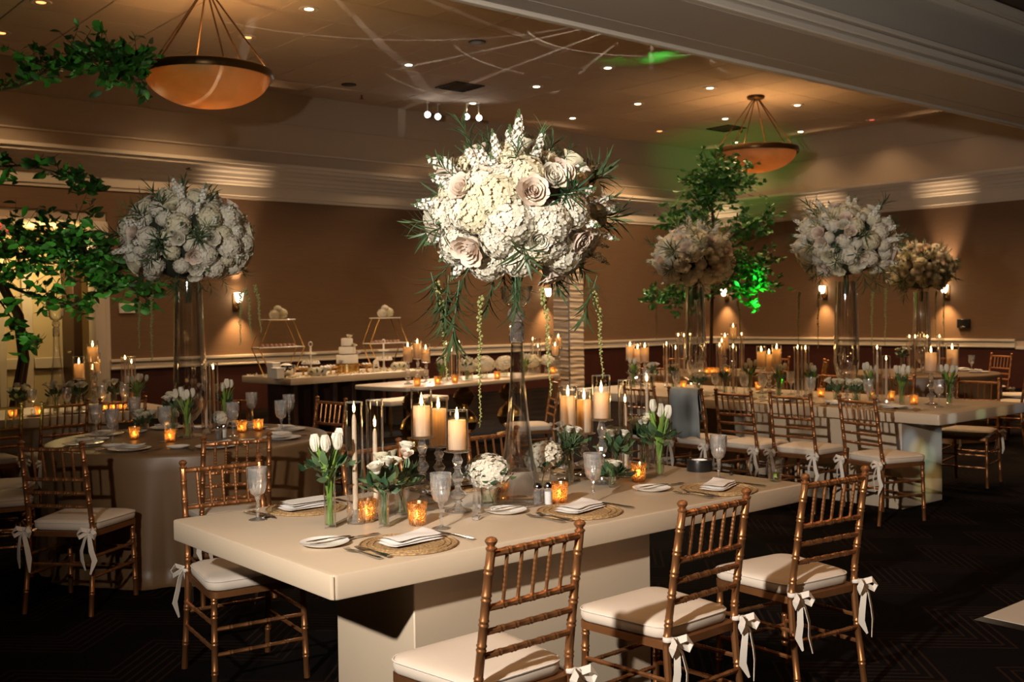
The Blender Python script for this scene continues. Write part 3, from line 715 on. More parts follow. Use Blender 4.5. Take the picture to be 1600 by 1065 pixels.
def votive(loc, label, s=1.0, lit=.22):
    t = thing('votive_candle', label, 'votive', loc, group='amber votives')
    ob('cup', cached('vc', lambda: G().lathe([(.004, .002), (.022, 0), (.029, .004), (.030, .02), (.031, .035), (.0335, .060), (.037, .082), (.035, .082), (.031, .060), (.028, .035), (.026, .012), (.003, .008)], 32, cap=False, flute=.03, fn=12, fz=(.01, .07)).me('cup', 'amber_glass', True, 60)), t, scale=s)
    ob('tealight', cached('vt', lambda: G().lathe([(.019, 0), (.0195, .012), (.018, .012), (.002, .011)], 16).me('tealight', 'wax')), t, (0, 0, .0125*s), scale=s)
    ob('flame', FL(), t, (0, 0, .026*s), scale=s*.8)
    if lit: point('votive_light', Vector(loc)+Vector((0, 0, .045*s)), lit*1.6, (1, .56, .20), .006)
    return t
# ---- flowers
def petal_patch(g, base, out, upv, L, W, cup, curl, nu=3, nv=3):
    out = Vector(out).normalized(); upv = Vector(upv).normalized(); sd = out.cross(upv).normalized(); V = []; F = []
    for j in range(nv+1):
        t = j/nv; wj = W*.5*(math.sin(math.pi*(.12+.70*t))**.7)
        c = Vector(base)+upv*(L*t*(1-.25*curl*t))+out*(cup*L*math.sin(t*math.pi*.5)+curl*L*.55*t*t*t)
        for i in range(nu+1):
            s = -1+2*i/nu; V.append(c+sd*(wj*s)-out*(abs(s)**2*wj*.45))
    m = nu+1
    for j in range(nv):
        for i in range(nu): a = j*m+i; F.append((a, a+1, a+m+1, a+m))
    g.add(V, F)
def rose_mesh(mt, seed):
    rnd = random.Random(seed); g = G(); k = 0
    for n, r, L, W, cup, curl in ((3, .004, .034, .022, .05, .0), (4, .008, .036, .030, .12, .05), (5, .013, .036, .036, .22, .2), (6, .018, .038, .044, .30, .30), (7, .021, .038, .048, .46, .55)):
        for i in range(n):
            a = 2*math.pi*i/n+k*.7+rnd.uniform(-.15, .15); o = Vector((math.cos(a), math.sin(a), 0))
            petal_patch(g, o*r*.8+Vector((0, 0, -.012)), o, (0, 0, 1), L*rnd.uniform(.92, 1.05), W, cup, curl)
        k += 1
    g.ball((0, 0, -.012), .02, 8, 5)
    return g.me('rose', mt, True, 80)
def hydrangea_mesh(mt, seed, R=.075, nf=150, ps=.0135):
    rnd = random.Random(seed); g = G(); g.ball((0, 0, 0), R*.86, 14, 9)
    for i in range(nf):
        z = 1-1.62*(i+.5)/nf; a = i*2.39996; r = math.sqrt(max(0, 1-z*z)); n = Vector((r*math.cos(a), r*math.sin(a), z))
        n = (n+Vector((rnd.uniform(-.12, .12) for _ in range(3)))).normalized()
        c = n*R*rnd.uniform(.93, 1.06); tx = n.orthogonal().normalized(); ty = n.cross(tx); ph = rnd.uniform(0, 1.57)
        for k in range(4):
            b = ph+k*math.pi/2; d = tx*math.cos(b)+ty*math.sin(b); e = n.cross(d); p = ps*rnd.uniform(.85, 1.15)
            lift = n*(p*rnd.uniform(.05, .35))
            g.add([c, c+d*p*.62-e*p*.52+lift*.6, c+d*p*1.15+lift, c+d*p*.62+e*p*.52+lift*.6], [(0, 1, 2, 3)])
    return g.me('hydrangea', mt, True, 30)
def stock_mesh(seed, L=.20, nf=34):
    rnd = random.Random(seed); g = G(); gg = G()
    gg.tube([(0, 0, -.08), (0, 0, L*.5), (.004, 0, L)], [.004, .003, .0015], 5)
    g.lathe([(.004, L*.05), (.011, L*.12), (.008, L*.5), (.002, L*.80)], 6)
    for i in range(nf):
        t = i/nf; z = L*(.08+.78*t); a = i*2.4; rr = .029*(1-.5*t)*rnd.uniform(.8, 1.15); n = Vector((math.cos(a), math.sin(a), .35)).normalized()
        c = Vector((0, 0, z))+n*rr; p = .0165*(1-.45*t); tx = n.orthogonal().normalized(); ty = n.cross(tx); ph = rnd.uniform(0, 1.6)
        for k in range(4):
            b = ph+k*math.pi/2; d = tx*math.cos(b)+ty*math.sin(b); e = n.cross(d); lf = n*(p*rnd.uniform(-.2, .4))
            g.add([c-n*.003, c+d*p*.65-e*p*.6+lf*.6, c+d*p*1.2+lf, c+d*p*.65+e*p*.6+lf*.6], [(0, 1, 2, 3)])
    for i in range(12):
        t = i/12; a = i*2.4; gg.octa((.009*(1-t*.7)*math.cos(a), .009*(1-t*.7)*math.sin(a), L*(.84+.17*t)), .0058*(1-.45*t))
    d = bpy.data.meshes.new('stock'); o = len(g.V); d.from_pydata([tuple(v) for v in g.V+gg.V], [], g.F+[[i+o for i in f] for f in gg.F])
    d.materials.append(M['petal_stock']); d.materials.append(M['leaf_pale'])
    d.polygons.foreach_set('material_index', [0]*len(g.F)+[1]*len(gg.F)); d.update(); return d
def spray_mesh(mt, seed, n=16, L=.13, W=.010, spread=1.0, stem=.10, droop=.25):
    rnd = random.Random(seed); g = G(); g.tube([(0, 0, -.03), (0, 0, stem)], [.0025, .0012], 5)
    for i in range(n):
        t = (i+.5)/n; a = i*2.4+rnd.uniform(-.3, .3); el = spread*(1.15-.75*t)
        d = Vector((math.cos(a)*math.sin(el), math.sin(a)*math.sin(el), math.cos(el)))
        g.leaf((0, 0, stem*t), d, (0, 0, 1), L*rnd.uniform(.65, 1.1), W*rnd.uniform(.8, 1.2), droop, 4, .2)
    return g.me('leaf_spray', mt, True, 80)
def strand_mesh(seed, L=.5, taperd=True):
    rnd = random.Random(seed); g = G(); n = 12; x = y = 0; pts = []
    for i in range(n+1):
        pts.append(Vector((x, y, -L*i/n))); x += rnd.uniform(-.006, .006); y += rnd.uniform(-.006, .006)
    g.tube(pts, .0016, 5)
    m = int(L*170)
    for i in range(m):
        t = i/m; k = t*n; j = min(int(k), n-1); c = pts[j].lerp(pts[j+1], k-j); a = i*2.4; r = (.0105*(1-.55*t) if taperd else .006)*rnd.uniform(.6, 1.3)
        g.octa(c+Vector((math.cos(a), math.sin(a), 0))*r*.8, r*.85)
    return g.me('strand', 'amaranth', True, 80)
HYD = [hydrangea_mesh('petal_white', 1), hydrangea_mesh('petal_cream', 2), hydrangea_mesh('petal_white', 3)]
ROS = [rose_mesh('petal_blush', 4), rose_mesh('petal_white', 5), rose_mesh('petal_cream', 6)]
STK = [stock_mesh(7), stock_mesh(8, .17, 28), stock_mesh(9, .23, 40)]
SPR = [spray_mesh('leaf', 10), spray_mesh('leaf_pale', 11, 14, .12, .007, 1.1), spray_mesh('leaf_dark', 12, 22, .10, .008, 1.3), spray_mesh('leaf', 13, 18, .16, .011, .7, .16, .5)]
STR = [strand_mesh(14, .5), strand_mesh(15, .38), strand_mesh(16, .62)]
def bouquet(c, rx, rz, seed, label, front=None, strands=(), vasetop=None, dens=1.0):
    rnd = random.Random(seed); base = Vector((c.x, c.y, c.z-rz*.95))
    t = thing('flower_arrangement', label, 'flower arrangement', base, group='tall white bouquets')
    off = c-base
    core = [(max(.004, rx*.80*math.sin(math.pi*j/10)), -rz*.80*math.cos(math.pi*j/10)) for j in range(11)]
    ob('moss_core', G().lathe(core, 20, cap=False).me('core', 'moss'), t, off)
    taken = []
    def put(nm, me_, n, sink, s, roll=None):
        n = Vector(n).normalized(); p = Vector((n.x*rx, n.y*rx, n.z*rz)); k = p.length; p = p*((k-sink)/k)
        nn = Vector((n.x/rx, n.y/rx, n.z/rz)).normalized()
        ob(nm, me_, t, off+p, rot=qz(nn, rnd.uniform(0, 6.28) if roll is None else roll), scale=s); taken.append(n)
    def dirpx(px, py):                      # pixel on the near surface of the ellipsoid
        d = ray(px, py).normalized(); S = Vector((1/rx, 1/rx, 1/rz)); o = Vector([(CAM-c)[i]*S[i] for i in range(3)]); e = Vector([d[i]*S[i] for i in range(3)])
        A = e.dot(e); B = o.dot(e); C = o.dot(o)-1; q = B*B-A*C
        tt = (-B-math.sqrt(q))/A if q > 0 else -B/A
        return (o+e*tt).normalized()
    if front:
        for px, py, s, m in front.get('h', []): put('hydrangea', HYD[m], dirpx(px, py), .045, s)
        for px, py, s, m in front.get('r', []): put('rose', ROS[m], dirpx(px, py), .0, s)
        for px, py, m in front.get('s', []): put('stock_flower', STK[m], dirpx(px, py), .11, rnd.uniform(.72, .92))
        for px, py, m, s in front.get('l', []): put('leaf_spray', SPR[m], dirpx(px, py), .01, s)
    camd = (CAM-c); camd.z = 0; camd.normalize()
    def free(n, mind):
        if front and n.dot(camd) > .05: return False
        return all((n-k).length > mind for k in taken)
    def fill(count, mind, fn, zlo=-.75, zhi=1):
        k = 0
        for _ in range(count*40):
            z = rnd.uniform(zlo, zhi); a = rnd.uniform(0, 6.283); r = math.sqrt(1-z*z); n = Vector((r*math.cos(a), r*math.sin(a), z))
            if free(n, mind): fn(n); k += 1
            if k >= count: break
    fill(int(32*dens), .40, lambda n: put('hydrangea', HYD[rnd.randrange(3)], n, .045, rnd.uniform(.85, 1.15)))
    fill(int(40*dens), .30, lambda n: put('hydrangea', HYD[rnd.randrange(3)], n, .05, rnd.uniform(.62, .8)))
    fill(int(36*dens), .17, lambda n: put('rose', ROS[rnd.randrange(3)], n, .0, rnd.uniform(1.1, 1.4)))
    taken_s = len(taken)
    fill(int(44*dens), .09, lambda n: put('stock_flower', STK[rnd.randrange(3)], n, .085, rnd.uniform(.7, 1.0)), -.55, 1)
    fill(int(36*dens), .06, lambda n: put('leaf_spray', SPR[rnd.randrange(4)], n, .03, rnd.uniform(.6, .95)), -.9, 1)
    for (p, L, m) in strands: ob('amaranth_strand', STR[m], t, Vector(p)-base, scale=(1, 1, L/(.5, .38, .62)[m]))
    for k in range(14):                      # stems gathered into the vase mouth
        a = rnd.uniform(0, 6.28); q = Vector((math.cos(a), math.sin(a), 0))
        ob('stem', cached(('bst', k % 4), lambda: G().tube([(0, 0, 0), (.004, 0, -.08), (0, .003, -.16)], .0028, 5).me('stem', 'leaf')), t, q*.018+Vector((0, 0, .05)))
    return t
def tulip_mesh(seed, mt='petal_white'):
    rnd = random.Random(seed); g = G()
    for ring in (0, 1):
        for i in range(3):
            a = 2*math.pi*i/3+ring*1.05+rnd.uniform(-.1, .1); o = Vector((math.cos(a), math.sin(a), 0)); petal_patch(g, o*.006, o, (0, 0, 1), .052-.003*ring, .034, .22 if ring else .27, -.42, 3, 4)
    g.ball((0, 0, .014), .013, 8, 5, 1.3)
    return g.me('tulip', mt, True, 80)
TUL = [tulip_mesh(20), tulip_mesh(21)]
SRO = ROS
def blade_mesh(seed):
    rnd = random.Random(seed); g = G(); g.leaf((0, 0, 0), (0, .10, 1), (0, -1, 0), .22, .030, .22, 6, .35); return g.me('blade', 'leaf_lime', True, 80)
BLD = [blade_mesh(1), blade_mesh(2)]
RLF = [G().leaf((0, 0, 0), (0, 0, 1), (0, -1, 0), .055, .034, .2, 4, .2).me('leaf', 'leaf', True, 80), G().leaf((0, 0, 0), (0, 0, 1), (0, -1, 0), .06, .026, .3, 4, .2).me('leaf', 'leaf_pale', True, 80), G().leaf((0, 0, 0), (0, 0, 1), (0, -1, 0), .05, .036, .25, 4, .25).me('leaf', 'leaf_dark', True, 80)]
def vase_mesh(r, h):
    return cached(('vase', round(r, 4), round(h, 3)), lambda: G().lathe([(.002, .014), (r-.002, .014), (r-.002, h-.001), (r-.001, h), (r, h-.001), (r*.97, h*.5), (r*.95, .004), (r*.9, 0), (.002, 0)], 22, cap=False).me('vase', 'vase_clear'))
def posy(loc, r, h, kind, where, seed, n=5, tall=.12, spread=.05, what=None):
    """small glass vase and the flowers standing in it"""
    rnd = random.Random(seed)
    vt = thing('bud_vase', 'clear glass bud vase '+where, 'vase', loc, group='small glass vases')
    ob('glass', vase_mesh(r, h), vt)
    ob('water', cached(('wat', round(r, 4), round(h, 3)), lambda: G().lathe([(r-.0035, .015), (r-.0035, h*.55), (.002, h*.55)], 16).me('water', 'vase_water')), vt)
    what = what or {'tulip': 'bunch of white tulips', 'rose': 'posy of white blooms', 'green': 'greenery with small white buds', 'hydrangea': 'round white hydrangea head', 'orchid': 'round eucalyptus leaves with cream blooms'}[kind]
    t = thing('flower_posy', what+' '+where, 'flowers', loc, group='small flower posies')
    z0 = .018
    def stem(top, rad=.0025):
        a = rnd.uniform(0, 6.28); b = Vector((math.cos(a), math.sin(a), 0))*r*.5; m = Vector((-b.x*.2+top.x*.25, -b.y*.2+top.y*.25, h*.95))
        m2 = Vector((m.x, m.y, 0)); 
        if m2.length > r*.6: m2 = m2.normalized()*r*.6; m.x, m.y = m2.x, m2.y
        ob('stem', G().tube([b+Vector((0, 0, z0)), b.lerp(m, .5)+Vector((0, 0, 0)), m, m.lerp(top, .6)+Vector((0, 0, .01)), top], rad, 6).me('stem', 'leaf_lime' if kind == 'tulip' else 'leaf_pale'), t)
    for i in range(n):
        a = i*2.4+seed; rr = spread*math.sqrt((i+.4)/n); top = Vector((rr*math.cos(a), rr*math.sin(a), h+tall*rnd.uniform(.72, 1.0)))
        if kind == 'hydrangea': top = Vector((0, 0, h+tall*.45)) if i == 0 else top
        lean = Vector((top.x, top.y, .12 if kind != 'tulip' else .22)).normalized()
        if kind == 'tulip':
            stem(top, .0032); ob('tulip', TUL[i % 2], t, top-Vector((0, 0, .004)), rot=qz(lean.lerp(Vector((0, 0, 1)), .6).normalized(), a), scale=rnd.uniform(.95, 1.15))
        elif kind == 'rose' or kind == 'orchid':
            stem(top); ob('bloom', ROS[(1, 2, 1)[i % 3] if kind == 'rose' else (1, 2, 0)[i % 3]], t, top, rot=qz(lean, a), scale=rnd.uniform(.55, .8))
        elif kind == 'green':
            stem(top); ob('bud', ROS[1], t, top, rot=qz(lean, a), scale=rnd.uniform(.4, .55))
        elif kind == 'hydrangea' and i == 0:
            stem(top); ob('hydrangea', HYD[seed % 3], t, top, rot=qz((rnd.uniform(-.3, .3), rnd.uniform(-.3, .3), 1)), scale=(spread/.075*1.05, spread/.075*.95, spread/.075*.78))
    if kind == 'tulip':
        for i in range(4):
            a = i*1.7+seed*.7; ob('blade_leaf', BLD[i % 2], t, (r*.4*math.cos(a), r*.4*math.sin(a), h*.62), rot=Quaternion((0, 0, 1), a), scale=(1, 1, min(1.1, (tall+h*.4)/.22)))
    nl = {'tulip': 12, 'rose': 20, 'orchid': 22, 'green': 6, 'hydrangea': 10}[kind]
    for i in range(nl):
        a = i*2.4+.5; el = rnd.uniform(.5, 1.35); d = Vector((math.cos(a)*math.sin(el), math.sin(a)*math.sin(el), math.cos(el)))
        b = Vector((math.cos(a)*r*.6, math.sin(a)*r*.6, h+tall*rnd.uniform(.0, .45)))+Vector((d.x, d.y, 0))*spread*.35
        ob('leaf', RLF[rnd.choice((0, 0, 1, 2))], t, b, rot=qz(d, rnd.uniform(-.6, .6)), scale=rnd.uniform(.8, 1.25))
    if 'near table' in where:                # fuller greenery on the near table: trailing eucalyptus twigs
        for i in range(4):
            a = i*1.57+seed*1.3; tip = Vector((math.cos(a)*rnd.uniform(.07, .11), math.sin(a)*rnd.uniform(.07, .11), h+tall*rnd.uniform(.0, .35))); mid = Vector((tip.x*.4, tip.y*.4, h+tall*.25))
            ob('twig', G().tube([(0, 0, h*.8), mid, tip], [.002, .0016, .001], 5).me('twig', 'leaf_pale'), t)
            for k in range(6):
                u = .25+.14*k; b = mid.lerp(tip, max(0, (u-.3)/.7)) if u > .3 else mid*.8; sd = 1 if k % 2 else -1
                d = Vector((math.cos(a+sd*.9), math.sin(a+sd*.9), rnd.uniform(-.2, .5))); ob('leaf', RLF[(0, 1, 2)[k % 3]], t, b, rot=qz(d, rnd.uniform(-1, 1)), scale=rnd.uniform(.6, .95))
    if kind == 'green':
        for i in range(4):
            a = i*1.6; ob('leaf_spray', SPR[i % 2], t, (r*.3*math.cos(a), r*.3*math.sin(a), h-.01), rot=qz((math.cos(a)*.45, math.sin(a)*.45, 1), a), scale=.62)
    return t
def plate(loc, r, label, group='white plates'):
    return tag(ob('plate', cached(('pl', r), lambda: G().lathe([(.002, .003), (r*.55, .003), (r*.62, .005), (r*.97, .013), (r, .014), (r*.985, .012), (r*.62, .001), (r*.58, 0), (.002, 0)], 36, cap=False).me('plate', 'porcelain')), None, loc), label, 'plate', group)
def placemat(loc, r, label):
    t = thing('woven_placemat', label, 'placemat', loc, group='round woven placemats')
    ob('weave', cached(('mw', r), lambda: G().lathe([(r-.012, 0), (r-.004, .0035), (r-.016, .005), (.002, .005)], 44).me('weave', 'woven')), t)
    for k in range(3): ob('braid', cached(('mb', r, k), lambda: G().tube([((r-.006-k*.022)*math.cos(a), (r-.006-k*.022)*math.sin(a), .0045+.0006*math.sin(a*40)) for a in [2*math.pi*i/72 for i in range(73)]], .004, 5, cap=False).me('braid', 'woven')), t)
    return t
def napkin(loc, rz, label, lx=.21, ly=.11):
    t = thing('folded_napkin', label, 'napkin', loc, rz, 'folded white napkins')
    for k in range(3):
        s = 1-.03*k
        g = G(); nx, ny = 14, 8; V = []; sk = .006*k
        for side in (1, -1):
            for j in range(ny+1):
                for i in range(nx+1):
                    u, v = -1+2*i/nx, -1+2*j/ny; ed = (1-abs(u)**6)*(1-abs(v)**6)
                    z = .0065*k+.0045+(.0028 if side > 0 else -.0028)*ed**.5+.004*math.sin(u*2.6+k)*math.cos(v*2+k*.6)+.004*abs(u)**3*(k == 2)
                    V.append((u*lx/2*s+sk+.004*math.sin(v*3+k), v*ly/2*s+sk*.6+.003*math.sin(u*4+k), z))
        m_ = nx+1; o_ = m_*(ny+1); F = []
        for j in range(ny):
            for i in range(nx):
                a_ = j*m_+i; F += [(a_, a_+1, a_+m_+1, a_+m_), (o_+a_, o_+a_+m_, o_+a_+m_+1, o_+a_+1)]
        g.add(V, F)
        ob('fold', g.me('fold', 'linen', True, 80), t)
    return t
def cutlery(kind, a, b, label, z=.0):
    a = Vector(a); b = Vector(b); d = b-a; L = d.length; rz = math.atan2(d.y, d.x)
    t = thing(kind, label, 'cutlery', a+Vector((0, 0, z)), rz, kind+'s')
    hd = {'fork': .55, 'knife': .48, 'spoon': .62}[kind]
    ob('handle', cached((kind, 'h', round(L, 2)), lambda: G().ribbon([(0, 0, .004), (.02, 0, .005), (L*hd*.5, 0, .005), (L*hd, 0, .007)], [.014, .017, .011, .007], .004, (0, 1, 0)).me('handle', 'steel', True, 60)), t)
    def head():
        g = G(); x = L*hd
        if kind == 'knife': g.ribbon([(x, 0, .007), (x+.02, .001, .006), (L*.85, .002, .005), (L, -.004, .004)], [.007, .018, .019, .004], .002, (0, 1, 0))
        elif kind == 'fork':
            g.ribbon([(x, 0, .007), (x+.02, 0, .008), (L*.76, 0, .006)], [.007, .013, .024], .002, (0, 1, 0))
            for k in range(4): g.ribbon([(L*.75, -.0095+k*.0063, .006), (L*.88, -.0098+k*.0065, .004), (L, -.0095+k*.0063, .009)], [.0038, .0034, .002], .0018, (0, 1, 0))
        else: g.ribbon([(x, 0, .007), (L*.72, 0, .007), (L*.82, 0, .004), (L*.93, 0, .005), (L, 0, .008)], [.007, .022, .038, .034, .010], .002, (0, 1, 0))
        return g.me('head', 'steel', True, 60)
    ob({'fork': 'tines', 'knife': 'blade', 'spoon': 'spoon_bowl'}[kind], cached((kind, 'e', round(L, 2)), head), t)
    return t
def shaker(loc, label, fill):
    t = thing('shaker', label, 'shaker', loc, group='glass shakers')
    ob('glass', cached('shg', lambda: G().lathe([(.018, 0), (.0195, .004), (.019, .06), (.016, .07)], 10, cap=False).me('glass', 'glass_cut', True, 30)), t)
    ob('filling', cached(('shf', fill), lambda: G().lathe([(.016, .003), (.0165, .055), (.002, .056)], 12).me('filling', fill)), t)
    ob('cap', cached('shc', lambda: G().lathe([(.0185, .068), (.019, .08), (.013, .091), (.004, .094)], 16).me('cap', 'mirror_silver')), t)

def trumpet_vase(loc, zneck, zcup, r0, label, mt='vase_crystal'):
    h = zneck-loc.z; c = zcup-loc.z
    t = thing('trumpet_vase', label, 'vase', loc, group='tall glass vases')
    body = [(.002, .012), (r0*.55, .012), (r0*.98, .003), (r0, .001), (r0, .008), (r0*.94, .018), (r0*.80, .055), (r0*.64, .13), (r0*.48, .25), (r0*.34, .40), (r0*.26, .52), (r0*.225, h-.11), (r0*.21, h)]
    inner = [(r-.004 if r > .02 else r, z) for r, z in reversed(body[7:])]+[(.002, .14)]
    ob('body', G().lathe(body+inner, 40, cap=False).me('body', mt), t)
    ob('neck_ball', G().lathe([(.018, h-.004), (.030, h+.008), (.038, h+.028), (.034, h+.048), (.022, h+.060)], 10).me('ball', 'crystal', False), t)
    ob('collar', G().lathe([(.026, h-.085), (.030, h-.08), (.030, h-.012), (.026, h-.004)], 16, cap=False, flute=.05, fn=8).me('collar', 'crystal'), t)
    ob('cup', G().lathe([(.018, h+.058), (.045, h+.07), (.062, h+.10), (.070, c), (.067, c), (.058, h+.10), (.040, h+.074), (.004, h+.066)], 30, cap=False).me('cup', 'vase_clear'), t)
    return t
def bulb_vase(loc, htop, label, s=1.0, mt='vase_crystal'):
    t = thing('bulb_vase', label, 'vase', loc, group='tall bulb vases')
    h = htop; z0 = .10
    out = [(.010, z0), (.03, z0+.012), (.07, z0+.07), (.098, z0+.16), (.108, z0+.26), (.105, z0+.38), (.095, h*.75), (.088, h)]
    inn = [(r-.004 if r > .02 else .004, z+(.012 if z < .2 else 0)) for r, z in reversed(out)]
    ob('bulb', G().lathe([(r*s, z) for r, z in out+inn], 36, cap=False).me('bulb', mt), t)
    ob('stem', G().lathe([(.012, .018), (.010, .03), (.024, .045), (.010, .058), (.020, .075), (.010, .09), (.010, z0)], 14).me('stem', 'crystal'), t)
    ob('foot', G().lathe([(.088*s, 0), (.09*s, .003), (.085*s, .008), (.02, .018)], 28).me('foot', 'crystal'), t)
    return t

# ------------------------------------------------------------------ near table
def near_table():
    g = P(811, 782, T)
    trumpet_vase(g, hz(503, g), 1.66, .118, 'tall clear trumpet vase carrying the big centre bouquet on the near table')
    c = Vector((g.x, g.y, 1.965))
    st = []
    for px, y0, y1, m in ((683, 440, 595, 1), (752, 462, 668, 0), (846, 450, 620, 1), (928, 455, 592, 1)):
        d = (ray(px, 450)*1.0); q = CAM+d*4.36
        a = PD(px, y0, 4.34); b = PD(px, y1, 4.34); st.append((a, a.z-b.z, m))
    F_ = {'r': [(723, 294, 1.35, 0), (831, 300, 1.5, 0), (862, 279, 1.4, 1), (876, 270, 1.3, 0), (734, 386, 1.7, 0), (859, 428, 1.4, 0), (905, 374, 1.2, 0), (676, 362, 1.1, 0), (842, 372, 1.2, 1)],
          'h': [(775, 305, 1.25, 1), (797, 345, 1.3, 0), (824, 268, 1.1, 1), (866, 350, 1.15, 0), (748, 280, 1.0, 2), (755, 420, 1.05, 2), (814, 410, 1.1, 0), (888, 402, 1.1, 2), (776, 378, 1.0, 0), (712, 330, 1.0, 2), (800, 240, .8, 1), (700, 385, .95, 0), (905, 330, .95, 0), (925, 370, .95, 0), (912, 405, .95, 2), (684, 335, .9, 0), (690, 405, .9, 2), (735, 335, 1.0, 1), (840, 330, .9, 2), (845, 395, .9, 1), (790, 275, .9, 2), (868, 385, .9, 0), (740, 300, .9, 1)],
          's': [(768, 222, 2), (853, 216, 2), (690, 262, 0), (664, 318, 0), (678, 285, 1), (727, 246, 0), (950, 312, 0), (950, 362, 2), (945, 425, 1), (940, 395, 0), (668, 405, 1), (660, 375, 0), (905, 270, 0), (812, 232, 1), (900, 290, 1), (918, 345, 0), (925, 300, 1), (745, 240, 1), (702, 300, 0), (690, 345, 1), (915, 410, 1), (708, 415, 0), (840, 240, 1), (770, 262, 0)],
          'l': [(734, 228, 3, .8), (808, 250, 2, .7), (878, 306, 2, 1.0), (818, 386, 0, 1.0), (690, 355, 0, .9), (707, 275, 0, .8), (672, 432, 3, .9), (715, 440, 3, 1.1), (930, 432, 0, .9), (805, 436, 1, .9), (882, 250, 2, .6), (770, 436, 3, .8), (845, 225, 1, .7), (663, 345, 1, .8), (950, 340, 1, .8), (870, 436, 0, .8)]}
    bouquet(c, .355, .285, 1, 'huge white bouquet of hydrangea, roses and stock on the tall centre vase', F_, st)
    # drooping willow sprays under the bouquet are parts of it: added as hanging leaves
    b = [o for o in bpy.data.objects if o.name == 'flower_arrangement'][0]
    rnd = random.Random(3)
    for px, py, s in ((716, 452, 1.25), (700, 440, .9), (676, 436, 1.0), (930, 440, .9), (806, 440, .8)):
        q = PD(px, py, 4.3); ob('hanging_spray', SPR[3], b, q-b.location, rot=qz((rnd.uniform(-.3, .3), rnd.uniform(-.3, .3), -1)), scale=s)
    # candlesticks with hurricanes
    on = ' on the near table'
    for (px, py, zp, gtop, ctop, where) in ((661, 785, 1.036, 1.239, 1.167, 'leftmost of the left cluster'), (716, 799, 1.005, 1.165, 1.127, 'at the front right of the left cluster')):
        hurricane(P(px, py, T), zp, gtop-zp, ctop-zp, .0445, .036, where+on)
    for (px, Y, zp, gt, ct, where) in ((687, 3.72, .976, 1.188, 1.138, 'at the back of the left cluster'), (889, 3.62, .995, 1.202, 1.157, 'leftmost of the right cluster'), (914, 3.66, .968, 1.178, 1.129, 'in the middle of the right cluster'), (941, 3.43, 1.057, 1.258, 1.181, 'tallest of the right cluster')):
        hurricane(aty(px, Y, T), zp, gt-zp, ct-zp, .0425, .036, where+on)
    taper(P(556, 818, T), .460, .415, .033, 'left of the two beside the tulips'+on)
    taper(aty(588, 3.44, T), .461, .352, .033, 'right of the two beside the tulips'+on)
    taper(P(978, 745, T), .463, .35, .034, 'lower one at the right'+on)
    taper(aty(1012, 3.62, T), .47, .43, .034, 'taller one at the right'+on)
    posy(P(516, 825, T), .0225, .21, 'tulip', 'at the left end of the near table', 3, 7, .105, .055)
    posy(P(600, 824, T), .0205, .138, 'rose', 'right of the taper candles'+on, 5, 4, .12, .055, 'white buds and pointed leaves')
    posy(P(628, 805, T), .030, .11, 'orchid', 'before the leftmost pillar candle'+on, 6, 4, .16, .07)
    posy(P(764, 790, T), .034, .10, 'hydrangea', 'left of the tall vase foot'+on, 2, 1, .09, .085)
    posy(P(850, 768, T), .034, .10, 'hydrangea', 'right of the tall vase foot'+on, 9, 1, .12, .085, 'loose white hydrangea head')
    posy(P(890, 757, T), .020, .16, 'green', 'before the right pillar candles'+on, 4, 5, .12, .06)
    posy(aty(964, 3.50, T), .028, .12, 'rose', 'right of the tallest right candle'+on, 7, 4, .13, .05, 'posy of peach and white roses')
    posy(P(1007, 737, T), .023, .165, 'rose', 'behind the round votive at the right'+on, 8, 4, .10, .055, 'fat white ranunculus posy')
    posy(P(1031, 745, T), .022, .155, 'tulip', 'beside the black tape roll'+on, 13, 3, .17, .045, 'upright tulips with broad green leaves')
    for px, py, w_ in ((573, 815, 'between the two left taper candles'), (652, 820, 'in front of the leftmost pillar candle'), (783, 768, 'behind the hydrangea head'), (874, 786, 'beside the salt shaker'), (998, 752, 'near the right bread plate')):
        votive(P(px, py, T), 'glowing amber mercury-glass votive '+w_+on, 1.05)
    for px, py, w_ in ((403, 812, 'at the back left corner of the near table'), (689.6, 825.5, 'before the left pillar candles'+on), (927, 785, 'before the right pillar candles'+on), (1123, 748, 'beside the black tape roll'+on)):
        goblet(P(px, py, T), 'fluted clear goblet '+w_)
    # acrylic number block
    q = P(745, 811, T); t = thing('table_number', 'clear upright acrylic table number block on the near table', 'table number', q, D(38))
    ob('block', G().bbox(-.022, .022, -.010, .010, 0, .185, .002, 1).me('block', 'acrylic'), t)
    ob('foot', G().bbox(-.023, .023, -.014, .014, .0, .014, .003, 1).me('foot', 'crystal'), t)
    shaker(P(841, 789, T), 'glass pepper shaker with silver cap on the near table', 'pepper'); shaker(P(857, 788, T), 'glass salt shaker with silver cap on the near table', 'salt')
    # black tape roll
    t = thing('tape_roll', 'black roll of tape lying by the far edge of the near table', 'tape roll', P(1093, 735, T))
    ob('tape', G().lathe([(.040, 0), (.0615, 0), (.062, .002), (.062, .053), (.0615, .055), (.040, .055), (.040, 0)], 40, cap=False).me('tape', 'black_plastic', True, 50), t)
    ob('paper_core', G().lathe([(.036, .001), (.0398, .001), (.0398, .054), (.036, .054), (.036, .001)], 32, cap=False).me('core', 'paper', True, 50), t)
    tag(ob('black_clip', G().bbox(-.02, .02, -.006, .006, 0, .012, .003, 1).me('clip', 'black_plastic'), None, P(1143, 742, T), .5), 'tiny black clip beside the far goblet on the near table', 'clip')
    # lime drink
    t = thing('lime_drink', 'clear plastic cup with a lime wedge at the right end of the near table', 'drink', P(1211, 752, T))
    ob('cup', G().lathe([(.002, .004), (.026, .004), (.036, .104), (.0375, .106), (.038, .104), (.028, .0), (.002, 0)], 28, cap=False).me('cup', 'glass'), t)
